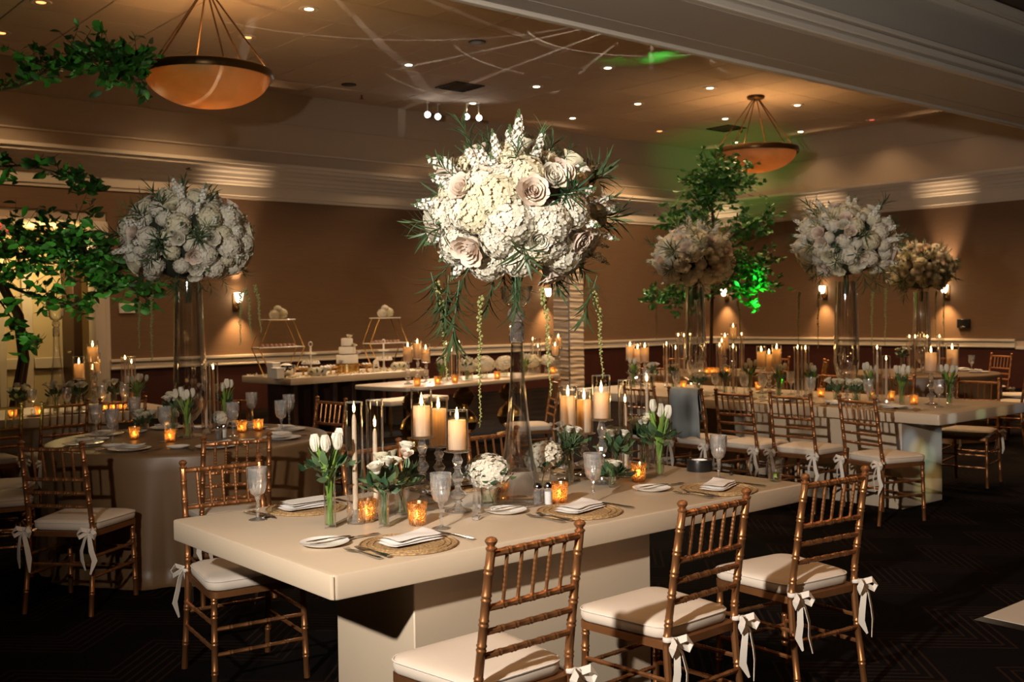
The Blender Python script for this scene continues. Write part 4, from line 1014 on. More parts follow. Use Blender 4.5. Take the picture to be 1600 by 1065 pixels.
    ob('drink', G().lathe([(.024, .005), (.0285, .040), (.002, .040)], 20).me('drink', 'vase_water'), t)
    g2 = G(); n = 9
    for i in range(n): a = math.pi*i/(n-1)
    g2.add([(.017*math.cos(math.pi*i/(n-1)), -.006, .017*math.sin(math.pi*i/(n-1))) for i in range(n)]+[(.017*math.cos(math.pi*i/(n-1)), .006, .017*math.sin(math.pi*i/(n-1))) for i in range(n)],
           [tuple(range(n)), tuple(range(2*n-1, n-1, -1))]+[(i+1, i, i+n, i+1+n) for i in range(n-1)]+[(0, n-1, 2*n-1, n)])
    ob('lime_wedge', g2.me('lime', 'lime', False), t, (-.004, -.006, .022), .6)
    # place settings along the front
    for k, ((mx_, my_), w_) in enumerate((((2.037, 2.981), 'left'), ((2.863, 3.002), 'middle'), ((3.658, 2.953), 'right'))):
        pm = ' at the %s front seat of the near table' % w_
        q = V3(mx_, my_); placemat(q, .172, 'round woven straw placemat'+pm)
        napkin(V3(mx_+.015, my_+.01, T+.009), D(6+8*k), 'folded white linen napkin on the placemat'+pm)
        cutlery('fork', V3(mx_-.19, my_-.12), V3(mx_-.20, my_+.08), 'outer steel fork'+pm, .001); cutlery('fork', V3(mx_-.165, my_-.13), V3(mx_-.175, my_+.05), 'inner steel fork'+pm, .007)
        cutlery('knife', V3(mx_+.205, my_-.10), V3(mx_+.185, my_+.13), 'steel knife'+pm, .001)
        cutlery('fork', V3(mx_+.02, my_+.215), V3(mx_-.14, my_+.205), 'small dessert fork above the placemat'+pm, .001)
        b_ = V3(mx_-.21, my_+.20); plate(b_, .085, 'small white bread plate'+pm)
        cutlery('knife', b_+Vector((.10, -.005, 0)), b_+Vector((-.06, .015, 0)), 'butter knife across the bread plate'+pm, .013)
    for k, (x, w_) in enumerate(((2.116, 'left'), (2.9, 'middle'), (3.66, 'right'))):
        pm = ' at the %s back seat of the near table' % w_; y = 3.83
        placemat(V3(x, y), .165, 'round woven straw placemat'+pm)
        napkin(V3(x, y, T+.009), D(4), 'white napkin with menu card'+pm if k == 0 else 'folded white napkin'+pm)
        cutlery('fork', V3(x+.2, y+.1), V3(x+.2, y-.09), 'steel fork'+pm, .001)
        cutlery('knife', V3(x-.19, y+.11), V3(x-.19, y-.11), 'steel knife'+pm, .001); cutlery('spoon', V3(x-.22, y+.10), V3(x-.215, y-.08), 'steel spoon'+pm, .001)
        if k == 0:
            m_ = tag(ob('menu_card', G().bbox(-.05, .05, -.10, .10, 0, .0015, .0004, 1).me('card', 'paper'), None, V3(x+.01, y, T+.037), D(92)), 'cream menu card on the back left napkin of the near table', 'menu card')
    # white orchid bloom by the right setting
    posy(aty(957, 3.33, T), .018, .05, 'rose', 'low beside the right candle bases'+on, 11, 2, .06, .03, 'two low cream blooms')
near_table()

# ------------------------------------------------------------------ grey jacket on a chair, dance floor
def odds():
    q = Vector((6.745, 5.78, 0)); n = 14; V = []; F = []; rows = []
    t0 = D(0); ax = Vector((math.cos(D(90)+t0), math.sin(D(90)+t0), 0)); ay = Vector((ax.y, -ax.x, 0))   # along the back, and towards the table
    prof = [(-.055, .50), (-.050, .60), (-.042, .72), (-.035, .84), (-.02, .895), (0, .908), (.022, .893), (.036, .82), (.05, .70), (.055, .62)]
    for j, (d, z) in enumerate(prof):
        for i in range(n+1):
            s = -.15+.30*i/n; w_ = .006*math.sin(i*1.3+j*.4)*(1 if j not in (5,) else .2)
            lean = (.9-z)*.157
            p = q+ax*(s*(1+.02*math.sin(j)))+ay*(d+w_+lean); V.append((p.x, p.y, z+.012*math.sin(i*.5)*(1 if j in (0, 9) else 0)))
    m = n+1
    for j in range(len(prof)-1): F += [(j*m+i, j*m+i+1, (j+1)*m+i+1, (j+1)*m+i) for i in range(n)]
    o = ob('jacket', G().add(V, F).me('jacket', 'grey_cloth', True, 80)); md = o.modifiers.new('thickness', 'SOLIDIFY'); md.thickness = .008
    tag(o, 'grey cloth jacket hung over a chair back at the right table', 'jacket')
    c = P(1535, 968, 0)
    t = thing('dance_floor', 'pale corner of a dance floor laid on the carpet at the right edge', 'dance floor', c)
    for a in range(4):
        for b in range(3): ob('floor_panel', cached('dfp', lambda: G().bbox(.002, .91, -.91, -.002, .001, .018, .003, 1).me('panel', 'dance_vinyl')), t, (a*.912, -b*.912, 0))
    ob('edge_strip', G().add([(-.03, .03, 0), (3.7, .03, 0), (3.7, 0, .016), (0, 0, .016), (-.03, -2.76, 0), (0, -2.76, .016)], [(0, 1, 2, 3), (4, 0, 3, 5)]).me('edge', 'steel', False), t)
odds()

# ------------------------------------------------------------------ right table
def right_table():
    on = ' on the right table'; XC = 8.06
    v1 = V3(XC, 5.10); bulb_vase(v1, 1.02, 'tall clear bulb vase under the right bouquet, with green strands hanging beside it', 1.0)
    v2 = V3(XC, 6.77); bulb_vase(v2, 1.02, 'tall clear bulb vase in front of the green-lit tree', 1.0)
    dp = lambda v: (v-CAM).dot(fw)
    d1, d2 = dp(v1), dp(v2)
    def strands(lst, dd):
        o = []
        for px, y0, y1, m in lst:
            a = PD(px, y0, dd-.25); b = PD(px, y1, dd-.25); o.append((a, a.z-b.z, m))
        return o
    c1 = Vector((v1.x, v1.y, 2.105)); bouquet(c1, .40, .335, 21, 'white bouquet on the near bulb vase of the right table', None, strands(((1249, 455, 545, 0), (1280, 455, 545, 0), (1364, 455, 540, 0), (1384, 450, 540, 2)), d1))
    c2 = Vector((v2.x, v2.y, 2.06)); bouquet(c2, .37, .31, 22, 'white bouquet in front of the green-lit tree', None, strands(((1027, 450, 530, 0), (1152, 470, 540, 1)), d2))
    # pillar candles on crystal
    for px, X, ytop, where in ((1190, 8.25, .245, 'left of the middle trio'), (1202, 8.40, .20, 'centre of the middle trio'), (1214, 8.28, .255, 'right of the middle trio'),
                               (985, 8.25, .27, 'left of the far trio'), (997, 8.35, .24, 'centre of the far trio'), (1008, 8.25, .26, 'right of the far trio')):
        q = atx(px, X, T); hurricane(q, T+ytop, .20, .15 if where.startswith('l') or 'far' in where else .165, .046, .039, where+on, .5)
    for px, py, zp, where in ((1455, 632, 1.03, 'left of the near-end pair'), (1488, 622, 1.03, 'right of the near-end pair')):
        hurricane(P(px, py, T), zp, .20, .155, .055, .046, where+on, .5)
    for k, (px, X, gh, ct) in enumerate(((1247, 8.0, .46, .43), (1259, 8.15, .46, .42), (1371, 8.0, .47, .44), (1385, 7.85, .40, .36), (1146, 7.95, .46, .43), (1125, 8.2, .46, .43), (1056, 8.1, .46, .40), (1042, 8.3, .46, .43))):
        taper(atx(px, X, T), gh, ct, .034, ORD[7-sorted(range(8), key=lambda i: -(1247, 1259, 1371, 1385, 1146, 1125, 1056, 1042)[i]).index(k)]+' from the left'+on, .18)
    for k, (px, X, kind, n) in enumerate(((1217, 7.85, 'tulip', 4), (1267, 8.0, 'tulip', 4), (1360, 8.25, 'tulip', 4), (1409, 8.0, 'tulip', 6), (1133, 7.8, 'green', 4), (1052, 7.85, 'green', 4), (1171, 8.2, 'tulip', 4), (990, 7.9, 'tulip', 3), (1020, 7.95, 'rose', 4))):
        posy(atx(px, X, T), .024, .15, kind, ORD[[8, 5, 2, 0, 1, 3, 4, 6, 7].index({1217: 1, 1267: 4, 1360: 6, 1409: 7, 1133: 0, 1052: 5, 1171: 3, 990: 8, 1020: 2}[px])] + ' small one'+on, 30+k, n, .12, .06) if False else \
        posy(atx(px, X, T), .024, .15, kind, '%s from the left%s' % (ORD[sorted((1217, 1267, 1360, 1409, 1133, 1052, 1171, 990, 1020)).index(px)], on), 30+k, n, .12, .06)
    posy(P(1483, 632, T), .024, .16, 'tulip', 'at the open end of the right table', 40, 6, .13, .06)
    for px, X, w_ in ((1308, 7.95, 'left'), (1338, 7.9, 'right'), (1092, 7.85, 'far')):
        posy(atx(px, X, T), .035, .09, 'rose', '%s of the near bulb vase foot%s' % (w_, on) if w_ != 'far' else 'below the green-lit tree'+on, 50+px, 8, .09, .09, 'low mound of white blooms')
    for k, (px, X) in enumerate(((1010, 7.75), (1057, 7.7), (1118, 7.75), (1163, 7.7), (1192, 7.85), (1236, 8.3), (1267, 7.62), (1357, 7.7), (1467, 7.95))):
        goblet(atx(px, X, T), 'frosted fluted goblet, %s from the left on the right table' % ORD[k], 1.05)
    for k, (px, py) in enumerate(((1068, 607), (1185, 609), (1283, 620), (1361, 622), (1392, 625), (1428, 632))):
        votive(P(px, py, T), 'glowing amber votive, %s from the left on the right table' % ORD[k], 1.0, .15)
    for k, y in enumerate((4.34, 4.85, 5.36, 5.87, 6.4)):
        pm = ', %s from the open end of the right table' % ORD[k]
        placemat(V3(7.57, y), .165, 'woven straw placemat'+pm); napkin(V3(7.57, y, T+.009), D(90), 'folded white napkin'+pm)
        plate(V3(7.78, y+.2), .085, 'small white bread plate'+pm)
        cutlery('knife', V3(7.46, y-.2), V3(7.68, y-.2), 'steel knife'+pm, .001); cutlery('fork', V3(7.46, y+.2), V3(7.65, y+.19), 'steel fork'+pm, .001)
right_table()

# ------------------------------------------------------------------ round table at the left
def left_round():
    on = ' on the left round table'
    v = V3(RT.x+.03, RT.y+.05, T+.002); bulb_vase(v, 1.02, 'tall clear bulb vase at the centre of the left round table', 1.0)
    dd = (v-CAM).dot(fw); st = []
    for px, y0, y1, m in ((219, 470, 545, 0), (238, 460, 565, 0), (377, 455, 540, 0), (383, 450, 530, 1), (398, 445, 520, 1)):
        a = PD(px, y0, dd-.2); b = PD(px, y1, dd-.2); st.append((a, a.z-b.z, m))
    bouquet(Vector((v.x, v.y, 2.06)), .40, .32, 23, 'white bouquet above the left round table', None, st)
    Z2 = T+.002
    for px, py, w_ in ((151, 686, 'leftmost'), (176, 695, 'second from the left'), (211, 670, 'third from the left'), (258, 690, 'right of the left votives'), (364, 682, 'before the paired tapers'), (394, 660, 'behind the glowing right votive'), (440, 678, 'second from the right'), (452, 665, 'rightmost')):
        goblet(P(px, py, Z2), 'frosted fluted goblet, %s%s' % (w_, on), 1.1)
    for px, py, w_ in ((210, 686, 'leftmost'), (266, 690, 'left of the tulips'), (378, 675, 'right of the salt shaker'), (404, 673, 'rightmost')):
        votive(P(px, py, Z2), 'glowing amber votive, %s%s' % (w_, on), 1.0, .3)
    taper(P(323, 678, Z2), .47, .43, .033, 'left of the pair'+on, .25); taper(P(335, 672, Z2), .47, .42, .033, 'right of the pair'+on, .25)
    posy(P(293, 685, Z2), .026, .16, 'tulip', 'before the bulb vase'+on, 60, 6, .12, .07)
    posy(P(272, 676, Z2), .026, .14, 'rose', 'left of the bulb vase'+on, 61, 6, .12, .08)
    posy(P(352, 668, Z2), .026, .16, 'tulip', 'right of the tapers'+on, 62, 5, .13, .06)
    posy(P(345, 672, Z2), .035, .05, 'hydrangea', 'beside the shakers'+on, 63, 1, .07, .065, 'low white hydrangea head')
    posy(P(226, 672, Z2), .03, .05, 'rose', 'near the leftmost votive'+on, 64, 5, .08, .07, 'low spray of white orchids')
    shaker(P(350, 684, Z2), 'salt shaker on the left round table', 'salt'); shaker(P(341, 686, Z2), 'pepper shaker on the left round table', 'pepper')
    q = P(391, 672, Z2); t = thing('table_number', 'clear upright acrylic table number block on the left round table', 'table number', q, D(30))
    ob('block', G().bbox(-.035, .035, -.008, .008, 0, .19, .002, 1).me('block', 'acrylic'), t); ob('foot', G().bbox(-.036, .036, -.014, .014, 0, .014, .003, 1).me('foot', 'crystal'), t)
    for k in range(8):
        a = D(-100+45*k); d = Vector((math.cos(a), math.sin(a), 0)); e = Vector((-d.y, d.x, 0)); q = Vector((RT.x, RT.y, Z2))+d*.66
        pm = ' at the %s seat of the left round table, counted from the front' % ORD[k]
        plate(q, .125, 'white dinner plate'+pm); napkin(q+Vector((0, 0, .0145)), a+D(90), 'folded napkin'+pm, .17, .09)
        plate(q+e*-.20-d*.12, .07, 'bread plate'+pm)
        cutlery('fork', q-e*.16+d*.10, q-e*.16-d*.09, 'fork'+pm, .001); cutlery('knife', q+e*.16+d*.1, q+e*.16-d*.1, 'knife'+pm, .001)
left_round()

# ------------------------------------------------------------------ trees
def tree(name, label, trunk, limbs, leafm, llen, per, seed, objs=300, spread=.22, cat='tree', tk=1.0):
    rnd = random.Random(seed); base = Vector(trunk[0])
    t = thing(name, label, cat, base)
    for k in range(5):
        o = Vector((rnd.uniform(-.05, .05), rnd.uniform(-.05, .05), 0))*tk
        ob('trunk', G().tube([Vector(p)-base+o*(1-.5*i/len(trunk))+Vector((rnd.uniform(-.015, .015),)*3)*min(i, 1) for i, p in enumerate(trunk)], [tk*(.022-.010*i/len(trunk)) for i in range(len(trunk))], 6).me('trunk', 'bark'), t)
    spots = []
    for L in limbs:
        pts = [Vector(p)-base for p in L['pts']]; n = len(pts)
        ob('branch', G().tube(pts, [L.get('r', .016)*(1-.75*i/(n-1)) for i in range(n)], 6).me('branch', 'bark'), t)
        tw = G()
        for i in range(L['n']):
            u = rnd.random()**L.get('pow', .8)*(n-1); j = min(int(u), n-2); c = pts[j].lerp(pts[j+1], u-j)
            sp = L.get('sp', spread); off = Vector((rnd.gauss(0, sp), rnd.gauss(0, sp), rnd.gauss(L.get('up', .2)*sp, sp*L.get('vz', .8))))
            e = c+off; tw.tube([c, c.lerp(e, .5)+Vector((0, 0, .02)), e], [.004, .003, .0015], 4)
            for k in range(per):
                w_ = rnd.uniform(.25, 1.1); a = rnd.uniform(0, 6.28); d = (off.normalized()*.5+Vector((math.cos(a), math.sin(a), rnd.uniform(-.5, .5)))).normalized()
                spots.append((c.lerp(e, w_), d, rnd.uniform(.7, 1.2), rnd.uniform(0, 6.28)))
        ob('twigs', tw.me('twigs', 'bark'), t)['kind'] = 'stuff'
    lm = [G().leaf((0, 0, 0), (0, 0, 1), (0, -1, 0), llen*s, llen*.52*s, .25, 4, .2, (.12, .55, .9, 1.0, .12)).me('leaf', leafm, True, 80) for s in (1, .85, 1.1)]
    rnd.shuffle(spots)
    spots.sort(key=lambda s: (s[0]+base-CAM).dot(fw))
    vis = [s for s in spots if -10 < pix(s[0]+base)[0] < 1610]; rest = [s for s in spots if s not in vis] if len(spots) < 3000 else []
    for i, (p, d, s, r) in enumerate(vis[:objs]): ob('leaf', lm[i % 3], t, p, rot=qz(d, r), scale=s)
    g = G(); src = G().leaf((0, 0, 0), (0, 0, 1), (0, -1, 0), llen, llen*.52, .25, 3, .2)
    for p, d, s, r in vis[objs:]+rest: g.join(src, Matrix.LocRotScale(p, qz(d, r), Vector((s, s, s))))
    if g.V: ob('foliage', g.me('foliage', leafm, True, 80), t)['kind'] = 'stuff'
    return t
def trees():
    d0 = 8.75
    def w(lst, d=d0): return [PD(px, py, d+dz) for px, py, dz in lst]
    vb = P(64, 641, T)
    trunk = [Vector((2.50, 9.42, T))]+[PD(38, 560, 9.15), PD(30, 490, 9.1), PD(-20, 400, 9.1), PD(-45, 240, 9.1), PD(-55, 110, 9.1)]
    limbs = [{'pts': w([(-50, 150, .2), (30, 135, 0), (90, 100, -.1), (150, 95, -.2), (190, 105, -.2), (222, 125, -.2)]), 'n': 110, 'sp': .13, 'vz': .8, 'up': .5, 'r': .014},
             {'pts': w([(-50, 262, .2), (40, 258, 0), (85, 268, -.1), (125, 288, -.1), (150, 300, -.1)]), 'n': 28, 'sp': .07, 'r': .010},
             {'pts': w([(0, 440, .2), (50, 462, 0), (110, 478, -.2), (160, 455, -.2), (200, 448, -.2), (232, 470, -.2)]), 'n': 50, 'sp': .12, 'up': .3, 'vz': .8},
             {'pts': w([(5, 400, .2), (50, 395, 0), (100, 385, -.2), (150, 405, -.2), (185, 425, -.2)]), 'n': 190, 'sp': .21, 'vz': .75, 'pow': 1.1},
             {'pts': w([(0, 470, .1), (20, 500, 0), (45, 530, -.1), (60, 545, -.1)]), 'n': 12, 'sp': .07, 'r': .008}]
    tree('branch_tree', 'tall leafy green branches arranged as a tree at the far left', trunk, limbs, 'leaf_tree', .095, 6, 71, 300)
    trumpet_vase(vb+Vector((.25, .35, 0)), T+.72, T+.95, .12, 'clear flared vase on the far left slab table, below the branches', 'vase_clear')
    # green-lit tree at the right
    C = C4; dd = (C-CAM).dot(fw)
    tr = [Vector((C.x+.1, C.y+.1, T+.004)), PD(1112, 480, dd+.1), PD(1115, 380, dd+.1), PD(1112, 300, dd+.1), PD(1108, 268, dd+.1)]
    def x(lst): return [PD(px, py, dd+dz) for px, py, dz in lst]
    lm = [{'pts': x([(1110, 330, .1), (1100, 290, 0), (1120, 280, 0), (1145, 285, 0)]), 'n': 190, 'sp': .19, 'vz': .9}, {'pts': x([(1112, 360, .1), (1085, 340, 0), (1055, 345, 0), (1042, 350, 0)]), 'n': 60, 'sp': .13},
          {'pts': x([(1115, 390, .1), (1150, 365, 0), (1175, 352, 0), (1198, 350, 0)]), 'n': 60, 'sp': .15}, {'pts': x([(1114, 420, .1), (1150, 410, .1), (1180, 415, .1), (1185, 440, .1)]), 'n': 110, 'sp': .19},
          {'pts': x([(1114, 440, .1), (1140, 450, .1), (1160, 460, .1), (1175, 470, .1)]), 'n': 30, 'sp': .14}, {'pts': x([(1112, 460, .1), (1075, 470, .2), (1040, 465, .2), (1015, 470, .2)]), 'n': 60, 'sp': .13}]
    tree('green_lit_tree', 'tall leafy centrepiece tree lit green by an uplight, before the right wall', tr, lm, 'leaf_tree', .085, 8, 72, 300, tk=.45)
    # the green uplight standing behind that table
    q = Vector((C.x+.35, C.y-1.15, 0))
    t = thing('uplight', 'small black floor uplight shining green at the far tree', 'uplight', q)
    ob('housing', G().lathe([(.09, 0), (.10, .02), (.09, .2), (.085, .2), (.08, .17)], 18).me('housing', 'black_plastic'), t)
    mg = emis('lamp_green', (.05, 1, .12), 3); ob('lens', G().lathe([(.07, .171), (.068, .175)], 18).me('lens', 'lamp_green'), t)
    spot('green_uplight', q+Vector((0, 0, .25)), PD(1160, 425, dd+.2), 2200, 19, .9, (.03, 1.0, .10), .05)
    spot('green_ceiling_light', Vector((C.x+1.35, C.y+.4, .3)), (19.0, 15.0, 4.9), 800, 22, 1.0, (.06, 1.0, .10), .05)
trees()
def left_uplight():
    q = Vector((1.75, 8.05, 0))
    t = thing('uplight', 'small black floor uplight before the far left slab table, hidden by chairs', 'uplight', q)
    ob('housing', G().lathe([(.09, 0), (.10, .02), (.09, .2), (.085, .2), (.08, .17)], 18).me('housing', 'black_plastic'), t)
    ob('lens', G().lathe([(.07, .171), (.068, .175)], 18).me('lens', 'lamp_white'), t)
    spot('left_uplight', q+Vector((0, 0, .25)), (2.5, 8.9, 2.7), 130, 80, 1.0, (.62, 1.0, .40), .05)
left_uplight()
def dispersed():
    o = Vector((5.6, 1.0, .9))
    for x, z, c, p in ((7.60, .50, (.5, .7, 1.0), 26), (7.72, .42, (1.0, .85, .3), 24), (7.86, .36, (.6, 1.0, .9), 26), (7.95, .20, (1.0, .75, .3), 20), (8.05, .45, (.6, .8, 1.0), 26), (7.8, .12, (.9, 1.0, .5), 18)):
        spot('dispersed_beam', o, (x, 4.262, z), p*9, 4.2, 1.0, c, .002)
    for x, c in ((7.55, (.7, .9, 1.0)), (8.0, (.6, 1.0, .6)), (8.35, (1.0, .8, .4)), (8.65, (.5, .7, 1.0))): spot('dispersed_beam', o, (x, 3.895, .72), 170, 2.6, 1.0, c, .002)
dispersed()

# ------------------------------------------------------------------ tables far back: what stands on them
def far_tables():
    v = V3(C3.x, C3.y, T+.002); bulb_vase(v, .98, 'tall clear bulb vase at the far right, before the lit wall', 1.0)
    dd = (v-CAM).dot(fw); st = []
    for px, y0, y1, m in ((1463, 455, 530, 0), (1475, 455, 560, 2)):
        a = PD(px, y0, dd-.2); b = PD(px, y1, dd-.2); st.append((a, a.z-b.z, m))
    bouquet(Vector((v.x, v.y, 2.02)), .36, .30, 24, 'rear white bouquet at the far right', None, st)
    Z2 = T+.002
    on3 = ' on the far right round table'; on4 = ' on the tree table'
    for k, (px, dx) in enumerate(((1421, .1), (1430, .3), (1449, .2), (1468, .25))):
        q = PD(px, 560, dd-dx); q.z = Z2; taper(q, .45, .42, .034, ORD[k]+' from the left'+on3, .15)
    q = PD(1518, 570, dd-.1); q.z = Z2; goblet(q, 'frosted goblet at the right side of the far right round table')
    for k, a in enumerate((-60, -20, 20)):
        d = Vector((math.cos(D(a)), math.sin(D(a)), 0)); q = Vector((C3.x, C3.y, Z2))+d*.64; pm = ', %s from the camera side of the far right round table' % ORD[k]
        plate(q, .125, 'white dinner plate'+pm); napkin(q+Vector((0, 0, .0145)), D(a+90), 'folded napkin'+pm, .17, .09)
    q = PD(1410, 560, dd-.4); q.z = Z2; posy(q, .026, .2, 'rose', 'beside the left taper'+on3, 81, 6, .12, .08)
    d4 = (C4-CAM).dot(fw)
    q = PD(1094, 560, d4-.3); q.z = Z2; trumpet_vase(q, T+.72, T+.95, .12, 'clear flared vase'+on4, 'vase_clear')
    for k, (px, dx, zp) in enumerate(((1133, -.1, .30), (1146, .1, .42), (1128, -.3, .24))):
        q = PD(px, 560, d4+dx); q.z = Z2; hurricane(q, T+zp, .20, .15, .05, .044, '%s%s' % (('left', 'tallest', 'lowest')[k], on4), .5)
    for k, (px, dx) in enumerate(((1060, .0), (1069, -.2), (1159, .0), (1078, .2))):
        q = PD(px, 560, d4+dx); q.z = Z2; taper(q, .52 if px != 1159 else .5, .46, .034, ORD[(0, 1, 3, 2)[k]]+' from the left'+on4, .15)
    for k, (px, dx) in enumerate(((1104, -.5), (1112, -.45), (1120, -.55), (1136, -.4))):
        q = PD(px, 560, d4+dx); q.z = Z2; votive(q, 'glowing amber votive, %s from the left on the tree table' % ORD[k], 1.0, .15)
    # left slab table
    onl = ' on the far left table'
    for k, (px, py, zp, gh, ch) in enumerate(((125, 655, 1.04, .19, .13), (147, 652, 1.17, .19, .14), (150, 657, 1.08, .17, .12))):
        q = aty(px, 9.35+.12*k, T); hurricane(q, zp, gh, ch, .05, .043, '%s%s' % (('left', 'tallest', 'front')[k], onl), .5)
    taper(aty(197, 9.45, T), .45, .42, .036, 'left of the pair'+onl, .2); taper(aty(207, 9.55, T), .45, .38, .036, 'right of the pair'+onl, .2)
    for k, (px, kind) in enumerate(((30, 'rose'), (88, 'rose'), (124, 'rose'), (178, 'rose'), (215, 'tulip'))):
        posy(aty(px, 9.25+.08*(k % 2), T), .028, .13, kind, '%s from the left%s' % (ORD[k], onl), 90+k, 6, .12, .09)
    for k, px in enumerate((20, 62, 164, 178, 192)): votive(aty(px, 9.12, T), 'glowing amber votive, %s from the left on the far left slab table' % ORD[k], 1.0, .25)
    for k, px in enumerate((50, 105, 160, 195)):
        goblet(aty(px, 9.2, T), 'frosted goblet, %s from the left on the far left slab table' % ORD[k], 1.05)
        plate(aty(px+12, 9.18, T), .12, 'white dinner plate, %s from the left on the far left slab table' % ORD[k])
far_tables()

# ------------------------------------------------------------------ dessert table, head table, draped column
def dessert():
    a = P(454, 591, T); rz = math.atan2(.376, 1.99)*.55
    ex = Vector((math.cos(rz), math.sin(rz), 0)); ey = Vector((-ex.y, ex.x, 0)); L, W = 2.35, 1.15
    def L2(u, v, z=T): p = a+ex*u+ey*v; p.z = z; return p
    t = thing('dessert_table', 'pale stone-topped dessert table with dark legs, covered in sweets', 'table', Vector((a.x, a.y, 0)), rz)
    ob('tabletop', G().bbox(0, L, 0, W, T-.09, T, .008, 2).me('top', 'ivory_table'), t)
    for k in range(7): ob('leg', cached('dleg', lambda: G().bbox(-.035, .035, -.035, .035, 0, T-.0905, .004, 1).me('leg', 'wood_dark')), t, (.22+k*(L-.44)/6, .25, 0))
    ob('back_panel', G().box(.2, L-.2, .8, .84, 0, T-.091).me('panel', 'wood_dark', False), t)
    def at(px, v, z=T):                     # column px, v metres in from the front edge
        py = 585; 
        for _ in range(4):
            d = ray(px, py); n = Vector((ey.x, ey.y)); k = ((a+ey*v).xy.dot(n))/(d.xy.dot(n)); q = CAM+d*k; q.z = z; py = pix(q)[1]
        return q
    # two gold hexagon stands
    for px, w_, zt in ((436, 'left', 1.0), (603, 'right', 1.0)):
        q = at(px, .85); s = thing('hexagon_stand', '%s gold hexagon display stand on the dessert table' % w_, 'display stand', q, rz)
        R, z0 = .36, .004; HX = [(-.18, z0), (-.36, .37), (-.18, .74), (.18, .74), (.36, .37), (.18, z0)]
        for y in (-.09, .09):
            pts = [(x, y, z) for x, z in HX]; ob('frame', G().tube(pts+[pts[0]], .008, 6, cap=False).me('frame', 'gold'), s)
        for z, hw, nm in ((.37, .36, 'shelf'), (.742, .22, 'shelf')): ob(nm, G().bbox(-hw, hw, -.10, .10, z, z+.014, .003, 1).me('shelf', 'porcelain'), s)
        for x, z in HX: ob('bar', G().tube([(x, -.09, z), (x, .09, z)], .006, 6).me('bar', 'gold'), s)
        for k in range(8):
            m = thing('macaron', 'small brown macaron on the middle shelf of the %s hexagon stand' % w_, 'macaron', q+ex*(-.25+k*.07)+Vector((0, 0, .385)), group='macarons on the %s hexagon stand' % w_)
            ob('shell', cached('mac1', lambda: G().lathe([(.022, 0), (.026, .006), (.024, .014)], 12).me('shell', 'macaron')), m); ob('shell', cached('mac2', lambda: G().lathe([(.024, .019), (.026, .027), (.015, .036), (.002, .038)], 12).me('shell', 'macaron')), m)
            ob('filling', cached('mac3', lambda: G().lathe([(.021, .014), (.021, .019)], 10).me('filling', 'icing')), m)
        f = thing('flower_cluster', 'small white flower cluster topping the %s hexagon stand' % w_, 'flowers', q+Vector((0, 0, .757)))
        for k, (x, z, s_) in enumerate(((-.05, .06, 1.0), (.06, .07, 1.1), (0, .13, .8))): ob('hydrangea', HYD[k % 3], f, (x, 0, z), scale=s_*.9)
        for k in range(5): ob('leaf', RLF[k % 3], f, (-.08+.03*k, 0, .10), rot=qz((-.5+.25*k, .2, .8)), scale=1.3)
    # tiered white stands
    for px, w_ in ((486, 'left'), (600, 'right')):
        q = at(px, .42); s = thing('tiered_stand', '%s white tiered sweet stand with ring handle on the dessert table' % w_, 'cake stand', q)
        ob('pole', G().lathe([(.06, 0), (.05, .02), (.02, .05), (.014, .1), (.014, .38), (.006, .385)], 14).me('pole', 'porcelain'), s)
        for z, r in ((.14, .13), (.27, .085)): ob('tier', G().lathe([(.015, z), (r*.9, z+.006), (r, z+.022), (r*.98, z+.024), (r*.85, z+.012), (.015, z+.01)], 24, cap=False).me('tier', 'porcelain'), s)
        ob('ring', G().tube([(.03*math.sin(b), 0, .415-.03*math.cos(b)) for b in [2*math.pi*i/14 for i in range(15)]], .006, 6, cap=False).me('ring', 'porcelain'), s)
        for k in range(9):
            b = 2*math.pi*k/9; c_ = thing('sweet', 'pale sweet on the lower tier of the %s tiered stand' % w_, 'sweet', q+Vector((.10*math.cos(b), .10*math.sin(b), .158)), group='sweets on the %s tiered stand' % w_)
            ob('body', cached('sw1', lambda: G().ball((0, 0, .018), .018, 8, 5).me('body', 'icing')), c_); ob('wrapper', cached('sw2', lambda: G().lathe([(.012, 0), (.019, .016)], 10, flute=.08, fn=5).me('wrapper', 'paper')), c_)
    # cake
    q = at(543, .45); s = thing('wedding_cake', 'three-tier white wedding cake on a gold drum stand', 'cake', q)
    ob('stand', G().lathe([(.17, 0), (.175, .01), (.165, .02), (.165, .10), (.19, .105), (.19, .12), (.002, .12)], 40, flute=.02, fn=20, fz=(.015, .10)).me('stand', 'gold'), s)
    for r, z0, h in ((.15, .12, .13), (.115, .25, .11), (.08, .36, .12)): ob('tier', G().lathe([(r, z0), (r, z0+h-.012), (r-.008, z0+h-.002), (.002, z0+h)], 32).me('tier', 'icing'), s)
    for r, z in ((.152, .122), (.117, .252), (.082, .362)): ob('pearl_trim', G().tube([(r*math.cos(b), r*math.sin(b), z+.006) for b in [2*math.pi*i/36 for i in range(37)]], .006, 5, cap=False).me('trim', 'gold'), s)
    for x, y, z, m in ((-.14, -.06, .16, 1), (.13, -.06, .28, 0), (.02, -.03, .50, 1), (.06, -.08, .375, 2)): ob('sugar_rose', ROS[m], s, (x, y, z), rot=qz((x, y-.05, .3)), scale=1.0)
    ob('cake_leaf', RLF[0], s, (.05, -.02, .49), rot=qz((.6, -.2, .6)), scale=1.4)
